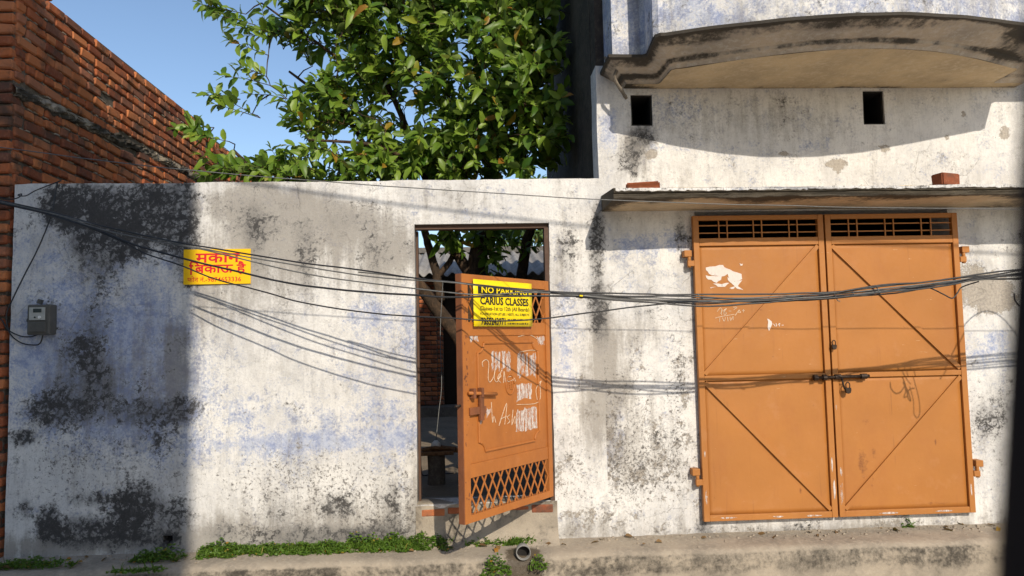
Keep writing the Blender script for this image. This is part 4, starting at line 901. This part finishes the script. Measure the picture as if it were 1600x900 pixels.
# front face bricks of the corner (facing the lane) join the rest
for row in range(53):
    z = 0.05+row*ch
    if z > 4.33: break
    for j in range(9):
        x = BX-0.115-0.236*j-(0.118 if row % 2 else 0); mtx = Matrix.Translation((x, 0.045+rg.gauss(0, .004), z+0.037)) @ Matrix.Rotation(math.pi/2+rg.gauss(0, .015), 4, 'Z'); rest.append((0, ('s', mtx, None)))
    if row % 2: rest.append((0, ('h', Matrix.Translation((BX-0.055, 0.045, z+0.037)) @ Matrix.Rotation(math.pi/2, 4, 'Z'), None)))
def join_bricks(name, L_, mat, lift=0):
    V = []; F = []; R_ = []
    for t in L_:
        me = VAR[(t[0], rg.randrange(5 if t[0] == 's' else 4))]; k0 = len(V); V.extend([tuple(t[1] @ v.co) for v in me.vertices]); r = rg.random()
        for p in me.polygons: F.append(tuple(k0+i for i in p.vertices)); R_.append(r)
    o = mesh(name, V, F, mat, bh, False, None, {'rnd': R_}); o['kind'] = 'stuff'
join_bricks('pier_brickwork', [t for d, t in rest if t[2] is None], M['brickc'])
top = []
for k in range(14):
    y = 0.12+0.236*k
    if y < 0.5: top.append(('s', Matrix.Translation((BX-0.055, y, 4.385+0.040)) @ Matrix.Rotation(rg.gauss(0, .03), 4, 'Z'), 1))
top.append(('h', Matrix.Translation((BX-0.055, 0.16, 4.385+0.122)), 1)); join_bricks('top_course', top, M['brick'])
rest = [q_ for q_ in rest if q_[1][2] is not None]
for d, t in rest:
    me = VAR[(t[0], rg.randrange(5 if t[0] == 's' else 4))]; k0 = len(V); V += [tuple(t[1] @ v.co) for v in me.vertices]; r = rg.random()
    for p in me.polygons: F.append(tuple(k0+i for i in p.vertices)); R_.append(r)
o = mesh('brickwork', V, F, M['brick'], bh, False, None, {'rnd': R_}); o['kind'] = 'stuff'
# rough concrete band
def band():
    V = []; F = []; ys = np.arange(0.0, 7.0, 0.035); n = 7
    for y in ys:
        zc = zband(y); hh = 0.042+0.020*nz(y*3, 0, 4)+0.012*nz(y*12, 0, 9)
        for i in range(n):
            a = -1+2*i/(n-1); V.append((BX+0.004+0.020*(1-a*a)+0.026*nz(y*9, a*3, 1)+0.020*nz(y*26, a*8, 2), y, zc+a*hh+0.015*nz(y*9, a*2, 3)))
        V.append((BX-0.08, y, zc+hh)); V.append((BX-0.08, y, zc-hh))
    m_ = n+2
    for k in range(len(ys)-1):
        for i in range(n-1): a = k*m_+i; F.append((a, a+m_, a+m_+1, a+1))
        a = k*m_+n-1; F.append((a, a+m_, a+m_+1, a+1)); b_ = k*m_; F.append((b_+m_, b_, b_+n+1, b_+m_+n+1))
    mesh('concrete_band', V, F, M['lime'], bh, False, {'mould': [0.62+0.7*nz(v[1]*3.5, v[2]*9, 0) for v in V]})
band()
# mortar smears between courses
b = MB()
for k in range(900):
    y = rg.uniform(0.1, 6.5); r0 = rg.randrange(1, 22); zz = 2.55+ch*r0+0.012*nz(y*0.9, (2.55+ch*r0)*0.6, 5); L_ = rg.uniform(0.02, 0.09)
    if zz > 4.36: continue
    b.box((BX-0.06, y, zz-rg.uniform(0.002, 0.008)), (BX+rg.uniform(-.012, 0.006), y+L_, zz+rg.uniform(0.002, 0.007)))
o = b.build('mortar_lumps', M['lime'], bh); o['kind'] = 'stuff'

# ================================================================== YARD: shed, post, brick pillar
sh = empty('shed', (0, 6.2, YZ)); sh.location = (0, 0, 0); tag(sh, 'brick shed with corrugated roof at the back of the yard', 'shed')
SY = 7.6; EZ = at(750, 428, SY).z; RZ = at(750, 394, SY+2.6).z
def corrugated():
    V = []; F = []; xs = np.arange(-3.1, 3.6, 0.024); ys = [SY, SY+0.9, SY+1.8, SY+2.6]; zs_ = [EZ+(RZ-EZ)*(y-SY)/2.6 for y in ys]; n = len(xs)
    for off in (0, -0.012):
        for y, z in zip(ys, zs_):
            for x in xs: V.append((x, y+0.03*(math.floor((x+3)/0.95) % 2), z+0.036*math.sin(x*2*math.pi/0.20)+off+0.014*nz(x*0.8, y, 0)))
    m_ = n*len(ys)
    for j in range(len(ys)-1):
        for i in range(n-1):
            a = j*n+i; F.append((a, a+1, a+n+1, a+n)); F.append((m_+a, m_+a+n, m_+a+n+1, m_+a+1))
    for i in range(n-1): F.append((i+1, i, m_+i, m_+i+1))
    mesh('corrugated_roof', V, F, M['sheet'], sh, True)
    MB().box((-3.1, SY+2.5, RZ-0.01), (3.6, SY+2.8, RZ+0.10)).build('ridge_cap', M['mossy'], sh)
corrugated()
xa, xb_ = at(650, 500, SY+0.5).x, at(692, 500, SY+0.5).x
MB().box((-3.1, SY+2.65, YZ), (3.6, SY+2.85, RZ-0.06)).build('back_wall', M['mossy'], sh)
MB().box((xb_+0.003, SY+0.6, YZ+0.16), (3.6, SY+0.7, EZ-0.06)).build('shade_panel', M['iron'], sh)  # dark panel painting the shade in the shed's open doorway
MB().box((-3.1, SY+0.05, YZ-0.05), (3.6, SY+2.6, YZ+0.17)).build('plinth', M['concrete'], sh)
pl = MB().box((xa, SY+0.43, YZ+0.175), (xb_, SY+0.7, EZ-0.05)).build('pillar', M['mortar'], sh)
MB().box((-3.1, SY+0.5, YZ+0.175), (xa-0.003, SY+0.7, EZ-0.06)).build('front_wall', M['mortar'], sh)
def yard_brick(i, L):
    me = brick_variant(i, L); me.materials.clear(); me.materials.append(M['brickc']); return me
me_s = yard_brick(51, 0.215); me_h = yard_brick(52, 0.10)
zz = YZ+0.18; row = 0
while zz < EZ-0.12:
    segs = [(xb_-0.33, me_s), (xb_-0.165, me_h)] if row % 2 else [(xb_-0.39, me_h), (xb_-0.22, me_s)]
    segs.append((xb_-0.055, me_h)) if row % 2 else segs.append((xb_-0.055, me_h))
    for x, me in segs:
        o = bpy.data.objects.new('brick', me); COL.objects.link(o); o.parent = pl; o.location = (x, SY+0.455, zz+0.036); o.rotation_euler = (rg.gauss(0, .02), 0, math.pi/2+rg.gauss(0, .03)); o.scale = (0.8, 1, 1)
    zz += 0.082; row += 1
# concrete post with planks and an insulator knob
pb = atz(682, 757, YZ+0.005)
ps = empty('stump', (pb.x, pb.y, YZ-0.01)); tag(ps, 'short concrete post in the yard topped by a split plank', 'post')
ph = at(682, 708, pb.y).z-YZ
MB().tube([(0, 0, 0), (0.004, 0, ph*0.5), (0.0, 0, ph)], [0.082, 0.078, 0.080], 10).build('shaft', M['concrete'], ps, False)
for (x0, x1, y0, r_, dz) in ((-0.20, 0.16, -0.05, 0.05, 0.0), (-0.16, 0.24, 0.03, -0.08, 0.012)):
    MB().box((x0, y0-0.035, ph+dz), (x1, y0+0.035, ph+dz+0.035), Matrix.Rotation(r_, 4, 'Z')).build('plank', M['wood'], ps, bevel=0.006)
for k in range(10):
    a = rg.uniform(-.5, .5); MB().tube([(-0.14+rg.uniform(0, .05), rg.uniform(-.08, .08), ph+0.05), (0.0, rg.uniform(-.08, .08), ph+0.06+rg.uniform(0, .02)), (0.16+rg.uniform(-.04, .06), rg.uniform(-.1, .1), ph+0.045)], 0.007, 5).build('twig', M['wood'], ps)
MB().tube([(0.0, 0, ph+0.05), (0.0, 0, ph+0.075), (0.0, 0, ph+0.10), (0, 0, ph+0.125)], [0.03, 0.045, 0.04, 0.015], 10).build('knob', M['white'], ps, True)
tag(MB().tube(spline([(pb.x, pb.y, YZ+ph+0.11), at(686, 640, pb.y+0.1), at(690, 600, pb.y+0.2), at(688, 520, pb.y+0.35), at(692, 440, pb.y+0.5)], 6), 0.004, 6).build('hanging_wire', M['cableg'], None, True), 'pale thin wire hanging down to the knob on the yard post', 'wire')
wp = atz(660, 745, YZ); tag(MB().tube(spline([wp+Vector((-0.10, 0, 0.16)), wp+Vector((-0.02, 0, 0.12)), wp+Vector((0, 0, 0.02)), wp+Vector((0.08, 0.05, 0.01)), wp+Vector((0.3, 0.1, 0.01))], 6), 0.006, 6).build('hose', M['cable'], None, True), 'thin black hose on the yard floor by the post', 'hose')

# ================================================================== TREES
LV = np.array([(0, 0, 0), (0.18, 0.27, 0.08), (0.18, 0, 0), (0.18, -0.27, 0.08), (0.52, 0.40, 0.09), (0.52, 0, -0.01), (0.52, -0.40, 0.09), (0.84, 0.25, 0.02), (0.84, 0, -0.06), (0.84, -0.25, 0.02), (1.0, 0, -0.12)])
LF = [(0, 2, 1), (0, 3, 2), (2, 5, 4, 1), (2, 3, 6, 5), (5, 8, 7, 4), (5, 6, 9, 8), (8, 10, 7), (8, 9, 10)]
NV = len(LV)
def leaf_frames(points, dirs, count, length, rngl, flat=0.45, drop=0.25):
    """opposite leaf pairs along short twigs; returns list of (origin, 3x3 axes scaled)"""
    out = []; twigs = []
    for p, d in zip(points, dirs):
        d = Vector(d).normalized(); L = rngl.uniform(0.22, 0.48); k = rngl.randint(*count); side = d.orthogonal().normalized(); side.rotate(Matrix.Rotation(rngl.uniform(0, 6.28), 3, d))
        p = Vector(p); start = p-d*L*0.5; curve = Vector((0, 0, -rngl.uniform(0.0, drop)))
        pts = []
        for i in range(k):
            t = (i+0.6)/k; q = start+d*L*t+curve*L*t*t; pts.append(q)
            ax = side if i % 2 == 0 else d.cross(side)
            for s in (1, -1):
                if rngl.random() < 0.08: continue
                a = (ax*s*rngl.uniform(0.75, 1.0)+d*rngl.uniform(0.35, 0.9)+Vector((rngl.gauss(0, .2), rngl.gauss(0, .2), rngl.gauss(-.05, .25)))).normalized()
                up = (Vector((0.2, -0.68, 0.62))+Vector((rngl.gauss(0, flat), rngl.gauss(0, flat), rngl.gauss(0, flat)))).normalized()
                sd = up.cross(a)
                if sd.length < 0.05: continue
                sd.normalize(); nn = a.cross(sd); l = rngl.uniform(*length)*(0.75+0.35*math.sin(t*2.6)); wd = l*rngl.uniform(0.95, 1.15)*0.62
                out.append((q, a*l, sd*wd, nn*l*rngl.uniform(0.5, 1.6)))
        ti = start+d*L+curve*L
        a = (d+Vector((rngl.gauss(0, .15), rngl.gauss(0, .15), .1))).normalized(); sd = Vector((0.2, -0.4, 0.9)).cross(a)
        if sd.length > 0.05: sd.normalize(); l = length[0]; out.append((ti, a*l, sd*l*0.5, a.cross(sd)*l)); out.append((ti, (a+sd*0.6).normalized()*l, sd*l*0.5, a.cross(sd)*l)); 
        twigs.append((start, start+d*L*0.5+curve*L*0.25, ti))
    return out, twigs
TEMPL = []
for (curl, twist, wf) in ((0.0, 0.0, 1.0), (-0.30, 0.15, 0.92), (0.18, -0.2, 1.05), (-0.12, 0.35, 0.85), (-0.55, -0.1, 0.95)):
    q = LV.copy(); q[:, 1] *= wf; q[:, 2] += curl*q[:, 0]**2; q[:, 2] += twist*q[:, 1]*q[:, 0]; q[:, 1] += 0.06*twist*np.sin(q[:, 0]*3); TEMPL.append(q)
def leaf_verts(A, rngl):
    T = np.array([TEMPL[rngl.randrange(len(TEMPL))] for _ in range(len(A))])
    return (A[:, None, 0]+T[:, :, 0:1]*A[:, None, 1]+T[:, :, 1:2]*A[:, None, 2]+T[:, :, 2:3]*A[:, None, 3]).reshape(-1, 3)
def crown_mesh(name, frames, mat, parent, rngl):
    A = np.array([[list(o), list(a), list(s), list(n)] for o, a, s, n in frames]); N = len(A); V = leaf_verts(A, rngl); F = []
    for i in range(N):
        k = i*NV; F += [tuple(k+j for j in f) for f in LF]
    r = np.repeat(np.array([rngl.random() for _ in range(N)]), len(LF))
    o = mesh(name, V, F, mat, parent, True, None, {'rnd': r}); o['kind'] = 'stuff'; return o
def in_ell(rngl, e):
    while True:
        v = Vector((rngl.uniform(-1, 1), rngl.uniform(-1, 1), rngl.uniform(-1, 1)))
        if 0.05 < v.length < 1: return Vector(e[:3])+Vector((v.x*e[3], v.y*e[4], v.z*e[5]))

gt = empty('guava_tree', (0.1, 2.7, YZ)); gt.location = (0, 0, 0); tag(gt, 'leafy guava tree with broad green leaves behind the white wall', 'tree')
TY = 2.7
def tp(px, py, Y=TY): return at(px, py, Y)
limbs = [
    ([(0.10, 2.72, YZ-0.05), (0.06, 2.72, 1.1), tp(738, 500), tp(742, 430), tp(752, 380), tp(768, 345), (0.2, 2.6, 3.6), (0.3, 2.4, 4.4), (0.2, 2.4, 5.4)], [.13, .12, .115, .11, .10, .075, .06, .045, .025]),
    ([tp(742, 440), tp(712, 395), tp(700, 372), tp(694, 340), (-0.5, 2.6, 3.5), (-0.8, 2.5, 4.3), (-1.2, 2.5, 5.1)], [.07, .055, .05, .045, .04, .03, .015]),
    ([tp(740, 565), tp(715, 525), tp(688, 490), tp(662, 455), tp(630, 425, 2.6), (-1.4, 2.5, 2.75), (-2.0, 2.4, 3.3), (-2.4, 2.3, 3.7)], [.085, .08, .078, .07, .06, .045, .03, .015]),
    ([tp(688, 470), tp(682, 428), tp(668, 380), tp(656, 345), (-0.9, 2.7, 3.4), (-1.3, 2.6, 4.1), (-1.9, 2.5, 4.6)], [.05, .048, .042, .038, .035, .025, .012]),
    ([tp(684, 432), tp(706, 402), tp(716, 360), (-0.1, 2.8, 3.6), (-0.2, 2.8, 4.6)], [.035, .03, .028, .025, .015]),
    ([(0.10, 2.72, 1.5), tp(805, 480), tp(816, 425), tp(822, 380), tp(830, 345), (0.55, 2.5, 3.5), (0.62, 2.2, 4.3), (0.6, 2.0, 5.0)], [.07, .065, .06, .055, .05, .045, .03, .015]),
    ([(0.2, 2.6, 3.6), (0.35, 2.1, 4.0), (0.55, 1.7, 4.3)], [.035, .025, .012]),
    ([(-0.5, 2.6, 3.5), (-0.9, 2.2, 3.7), (-1.6, 2.1, 3.75)], [.03, .02, .01]),
    ([(-0.8, 2.5, 4.3), (-1.4, 2.3, 4.7), (-2.1, 2.2, 5.2)], [.025, .018, .008]),
]
axis_pts = []
for pts, rr in limbs:
    sp = spline(pts, 5); r_ = [float(np.interp(i/(len(sp)-1)*(len(rr)-1), range(len(rr)), rr)) for i in range(len(sp))]
    sp = [q+Vector((nz(q.z*4, i, 1), nz(q.z*4, i, 2), 0))*0.012 for i, q in enumerate(sp)]
    MB().tube(sp, [x*(1+0.12*nz(i*0.9, 3, 1)) for i, x in enumerate(r_)], 9).build('trunk' if rr[0] > 0.12 else 'branch', M['bark'], gt, True)
    axis_pts += [q for q in sp if q.z > 2.9]
ELL = [ # x, y, z, rx, ry, rz, twigs
    (0.10, 2.1, 4.70, 0.70, 0.9, 0.95, 105), (0.50, 1.5, 3.95, 0.40, 0.65, 0.75, 88), (0.48, 1.6, 5.0, 0.42, 0.7, 0.6, 45),
    (-0.75, 2.3, 4.75, 0.65, 0.7, 0.60, 62), (-1.50, 2.3, 5.10, 0.60, 0.6, 0.42, 52), (-1.0, 2.2, 5.45, 0.95, 0.8, 0.25, 45),
    (-1.35, 2.4, 4.20, 0.55, 0.5, 0.34, 36), (-1.50, 2.2, 3.50, 0.65, 0.45, 0.20, 26), (-2.0, 2.2, 3.55, 0.40, 0.4, 0.14, 5), (-0.65, 2.4, 3.55, 0.60, 0.5, 0.42, 54), (-0.1, 2.0, 3.6, 0.42, 0.5, 0.50, 44),
    (-0.2, 2.1, 5.45, 1.0, 0.9, 0.35, 60),
    (0.25, 2.6, 2.72, 0.40, 0.15, 0.14, 8), (-0.1, 2.65, 2.85, 0.35, 0.15, 0.14, 6)]
rl = random.Random(11); P = []; Dv = []
ctr = Vector((-0.3, 2.7, 3.9))
for e in ELL:
    for k in range(int(e[6]*1.22)):
        p = in_ell(rl, e)
        if p.x > 0.84: p.x = 0.84-rl.random()*0.2
        if p.y < 0.5: p.y = 0.5
        P.append(p); d = (p-ctr); d = d.normalized()*0.8+Vector((rl.gauss(0, .45), rl.gauss(-.25, .45), rl.gauss(0.25, .45))); Dv.append(d)
# sprigs standing out on the left
for px, py, Y in ((335, 8, 2.2), (352, 14, 2.2), (345, 145, 2.2), (365, 160, 2.2), (372, 172, 2.2), (395, 110, 2.2), (390, 75, 2.2), (305, 195, 2.1), (315, 205, 2.1), (330, 215, 2.1), (350, 268, 2.0), (372, 266, 2.0), (392, 270, 2.0), (415, 262, 2.0), (370, 30, 2.2), (400, 55, 2.2), (345, 258, 2.0), (420, 145, 2.2), (400, 40, 2.2), (385, 120, 2.2)):
    P.append(at(px, py, Y)); Dv.append(Vector((-0.8, -0.3, rl.uniform(-.1, .5))))
frames, twigs = leaf_frames(P, Dv, (5, 8), (0.090, 0.160), rl)
frames = [f for f in frames if (f[0]+f[1]).x < 0.905 and f[0].y > 0.3]
def scr(p): v = CR @ (np.array(p)-CAM); return 800+FPX*v[0]/v[2], 450+FPX*v[1]/v[2], v[2]
idx = []
for i, f in enumerate(frames):
    X, Y, d = scr(f[0])
    if 280 < X < 930 and 0 < Y < 275: idx.append((d, i))
idx.sort(); front = {i for d, i in idx[:300]}
crown = crown_mesh('crown', [f for i, f in enumerate(frames) if i not in front], M['leaf'], gt, rl)
lms = []
for q in TEMPL:
    lm = bpy.data.meshes.new('leaf'); lm.from_pydata([tuple(v) for v in q], [], LF); lm.materials.append(M['leaf']); lm.polygons.foreach_set('use_smooth', [True]*len(LF)); lms.append(lm)
for i in sorted(front):
    o_, a, s, n = frames[i]; o = bpy.data.objects.new('leaf', lms[i % len(lms)]); COL.objects.link(o); o.parent = gt
    o.matrix_local = Matrix(((a.x, s.x, n.x, o_.x), (a.y, s.y, n.y, o_.y), (a.z, s.z, n.z, o_.z), (0, 0, 0, 1)))
b = MB()
ap = [np.array(q) for q in axis_pts]; ap = list(ap); apn = np.array(ap)
order = sorted(range(len(twigs)), key=lambda k: ((apn-np.array(twigs[k][0]))**2).sum(1).min())
pool = np.zeros((len(ap)+3*len(twigs), 3)); pool[:len(ap)] = apn; cnt = len(ap)
for k in order:
    s_, mdl, e = twigs[k]; j = int(np.argmin(((pool[:cnt]-np.array(s_))**2).sum(1))); q = Vector(pool[j]); Lq = (q-s_).length
    mid_ = q.lerp(s_, 0.5)+Vector((rl.gauss(0, .06), rl.gauss(0, .06), 0.05))*min(1, Lq*2)
    if Lq > 0.02: b.tube([q, mid_, s_], [0.008, 0.0065, 0.005], 4, False)
    b.tube([s_, mdl, e], [0.005, 0.004, 0.002], 4, False)
    for w_ in (s_, mid_, mdl): pool[cnt] = w_; cnt += 1
o = b.build('twigs', M['bark'], gt, True); o['kind'] = 'stuff'

def far_tree(label, x, y, h, r, n, seed):
    t = empty('tree', (x, y, 0)); tag(t, label, 'tree', 'trees beyond the shed'); rr = random.Random(seed)
    MB().tube(spline([(0, 0, 0), (0.1, 0, h*0.35), (0, 0.1, h*0.7), (0.1, 0, h*0.95)], 4), [0.22-0.16*i/12 for i in range(13)], 8).build('trunk', M['bark'], t, True)
    P = [in_ell(rr, (0, 0, h*0.72, r, r, h*0.30)) for k in range(n)]; Dd = [Vector((rr.gauss(0, 1), rr.gauss(0, 1), rr.gauss(.2, .6))) for k in range(n)]
    fr, tw = leaf_frames(P, Dd, (4, 6), (0.16, 0.26), rr); crown_mesh('crown', fr, M['leaffar'], t, rr)
far_tree('pale green tree rising over the shed roof at the doorway right', 1.75, 17.0, 6.6, 1.5, 300, 3)

# ================================================================== WEEDS
def weeds(name, regions, label, group, seed, kind=None, leaf=(0.010, 0.021)):
    rr = random.Random(seed); fr = []
    for (x, y, z, rx, ry, hz, n) in regions:
        for k in range(n):
            a = rr.uniform(0, 6.28); q = math.sqrt(rr.random()); hgt = hz*(1-q*q*0.8)*rr.uniform(0.15, 1.0)
            c = Vector((x+rx*q*math.cos(a), y+ry*q*math.sin(a), z+hgt)); c.y = min(c.y, -0.008) if c.y > -0.4 else c.y
            for j in range(rr.randint(3, 5)):
                th = rr.uniform(0, 6.28); d = Vector((math.cos(th), math.sin(th), rr.uniform(0.0, 0.7))).normalized(); up = Vector((rr.gauss(0, .4), rr.gauss(-.3, .4), 1)); sd = up.cross(d).normalized(); l = rr.uniform(*leaf)
                if rr.random() < 0.05: d = Vector((d.x*0.5, d.y*0.5-0.2, 1)).normalized(); sd = d.orthogonal().normalized(); l = rr.uniform(0.03, 0.065); fr.append((Vector((c.x, c.y, z+0.3*hgt)), d*l, sd*l*0.10, d.cross(sd)*l)); continue
                fr.append((c, d*l, sd*l*rr.uniform(0.7, 1.05), d.cross(sd)*l))
    A = np.array([[list(o), list(a), list(s), list(n)] for o, a, s, n in fr]); V = leaf_verts(A, rr)
    F = []
    for i in range(len(A)): F += [tuple(i*NV+j for j in f) for f in LF]
    o = mesh(name, V, F, M['weed'], None, True, None, {'rnd': np.repeat([rr.random()*0.98 for _ in A], len(LF))}); tag(o, label, 'weeds', group, kind); return o
def spot(px, py, Z=0.33): return atz(px, py, Z)
reg = []; rr = random.Random(2)
for px in range(312, 700, 7):
    h = float(np.interp(px, [312, 330, 370, 385, 420, 450, 520, 560, 600, 660, 700], [.05, .08, .08, .04, .06, .05, .07, .09, .08, .10, .07])); p = atz(px, float(np.interp(px, [312, 400, 550, 700], [872, 866, 858, 850])), 0.33)
    reg.append((p.x, -0.045+rr.uniform(-.02, .01), 0.328, 0.05, 0.04, h*rr.uniform(0.7, 1.45), 56)); 
    if rr.random() < 0.7: reg.append((p.x, -0.10+rr.uniform(-.03, .02), 0.325, 0.045, 0.035, 0.03, 28))
weeds('weed_strip', reg, 'low green weeds growing along the wall foot left of the door', None, 3, 'stuff')
G = 'weed clumps at the wall foot'
def clump(label, px, py, rx, ry, hz, n, seed, Z=0.33, leaf=(0.010, 0.021)): p = spot(px, py, Z); weeds('weed_clump', [(p.x+rx*rr.uniform(-.8, .8), p.y+ry*rr.uniform(-.6, .6), Z-0.006, rx*0.6, ry*0.6, hz*rr.uniform(.6, 1.1), n//2) for _ in range(5)], label, G, seed, None, leaf)
clump('shaded weed clump at the far left corner', 58, 884, 0.20, 0.07, 0.07, 130, 21); clump('shaded weed clump below the drain hole', 248, 874, 0.15, 0.07, 0.10, 130, 22); clump('thin weeds trailing at the ledge below the drain hole clump', 205, 893, 0.16, 0.05, 0.025, 60, 23)
clump('weed clump in the lattice shadow under the open door', 785, 850, 0.20, 0.05, 0.06, 110, 24); clump('small weed clump right under the doorstep', 808, 843, 0.07, 0.03, 0.09, 60, 25)
def face_clump(label, px, py, rx, hz, n, seed):
    p = at(px, py, -0.36); weeds('weed_clump', [(p.x, -0.37, p.z-hz/2, rx, 0.035, hz, n)], label, G, seed)
face_clump('weed clump on the ledge face left of the drain pipe', 775, 882, 0.10, 0.15, 120, 26); clump('sparse weeds on the ledge beside the drain pipe', 800, 852, 0.05, 0.03, 0.05, 40, 29)
face_clump('weed clump on the ledge face right of the drain pipe', 840, 876, 0.06, 0.12, 60, 27)
p = at(1417, 818, 0); weeds('weed_clump', [(p.x, -0.015, p.z-0.06, 0.04, 0.012, 0.13, 50)], 'small dry weed tuft on the wall under the gate', G, 28, None, (0.010, 0.018))
b = MB(); rr2 = random.Random(31)
for k in range(520):
    x = rr2.uniform(-3.5, 4.6); y = -abs(rr2.gauss(0, 0.09))-0.012; 
    if y < -0.27: continue
    z = 0.338+0.06*y; r = rr2.choice((0.003, 0.004, 0.006, 0.010)); q = [Vector((rr2.uniform(-1, 1), rr2.uniform(-1, 1), rr2.uniform(-.2, 1))).normalized()*r*rr2.uniform(.6, 1) for _ in range(8)]
    k0 = len(b.v); base = [(-1, -1, -.4), (1, -1, -.4), (1, 1, -.4), (-1, 1, -.4), (-.7, -.7, .6), (.7, -.7, .6), (.7, .7, .6), (-.7, .7, .6)]
    b.v += [(x+p[0]*r*rr2.uniform(.6, 1.2), y+p[1]*r*rr2.uniform(.6, 1.2), z+p[2]*r*rr2.uniform(.6, 1.2)) for p in base]; b.f += [tuple(k0+i for i in f) for f in BOXF]
o = b.build('grit', M['lime']); tag(o, 'loose grit and stone chips scattered along the cement ledge', 'grit', None, 'stuff')
fr = []
for k in range(46):
    c = Vector((rr2.uniform(-3.2, 4.2), -abs(rr2.gauss(0.03, 0.08))-0.02, 0.338)); th = rr2.uniform(0, 6.28); d = Vector((math.cos(th), math.sin(th), rr2.uniform(-.05, .2))).normalized(); sd = Vector((rr2.gauss(0, .3), rr2.gauss(0, .3), 1)).cross(d).normalized(); l = rr2.uniform(0.03, 0.075)
    if c.y > -0.28: fr.append((c, d*l, sd*l*0.7, d.cross(sd)*l*1.5))
M['dryleaf'] = mat_leaf('dry_leaf', (0.14, 0.08, 0.035), (0.26, 0.15, 0.06), (0.24, 0.16, 0.08), 0.1, 0.15)
o = crown_mesh('fallen_leaves', fr, M['dryleaf'], None, rr2); tag(o, 'dry brown leaves fallen along the ledge', 'leaves', None, 'stuff')
# drain pipe out of the ledge
dpz = at(818, 862, -0.35); dr = empty('drain_pipe', (dpz.x, -0.20, dpz.z-0.01)); tag(dr, 'grey drain pipe stub poking out of the cement ledge', 'pipe')
def pipe():
    V = []; F = []; n = 18; 
    for (y, r) in ((-0.09, 0.046), (-0.145, 0.048), (-0.145, 0.043), (-0.06, 0.042)):
        for j in range(n): a = 2*math.pi*j/n; V.append((r*math.cos(a), y-0.0, r*math.sin(a)))
    for k in range(3):
        for j in range(n): F.append((k*n+j, k*n+(j+1) % n, (k+1)*n+(j+1) % n, (k+1)*n+j))
    mesh('pipe_wall', V, F, M['pvc'], dr, True)
    MB().disc((0, -0.085, 0), 0.0415, (0, -1, 0), 16, 0.01).build('bore_disc', M['soot_and_shade'], dr)  # near-black disc closing the pipe bore behind its rim
pipe()

# ================================================================== BEHIND / BESIDE THE CAMERA
oh = empty('opposite_house', (-5, -9, 0)); oh.location = (0, 0, 0); tag(oh, 'tall house across the lane that shades the left wall', 'house')
OX, OY, OH = 0.50, -9.0, 10.05
MB().box((-14, OY-8, 0), (OX, OY, OH)).build('wall', M['plaster'], oh)
MB().box((-14, OY+0.002, 3.2), (OX-0.2, OY+0.06, 3.4)).build('string_course', M['moulding'], oh); MB().box((-14, OY+0.002, 6.5), (OX-0.2, OY+0.06, 6.7)).build('string_course', M['moulding'], oh)
for zz in (1.0, 4.4, 7.6):
    for x in (-11, -8, -5, -2): MB().box((x, OY+0.002, zz), (x+1.1, OY+0.05, zz+1.4)).build('window', M['iron'], oh)
# leaning post added for an unidentified dark edge, shade kept in its colour
q = Vector(CAM)+Vector(ray(1549, 450))*0.17
gp_ = empty('added_post', (q.x, q.y-0.03, 0)); tag(gp_, 'dark blurred post added for an unidentified near object at the right edge of the view', 'post')
gp_.rotation_euler = (0, 0.13, 0); gp_.location = (q.x-0.13*1.72, q.y-0.03, 0.0)
MB().box((0, -0.03, 0.0), (0.07, 0.03, 2.25)).build('shaft', M['post_shade'], gp_, bevel=0.004)
MB().box((-0.01, -0.04, 2.2505), (0.08, 0.04, 2.28)).build('cap', M['post_shade'], gp_, bevel=0.004)
MB().box((-0.02, -0.05, 0.004), (0.09, 0.05, -0.02)).build('base_plate', M['post_shade'], gp_)
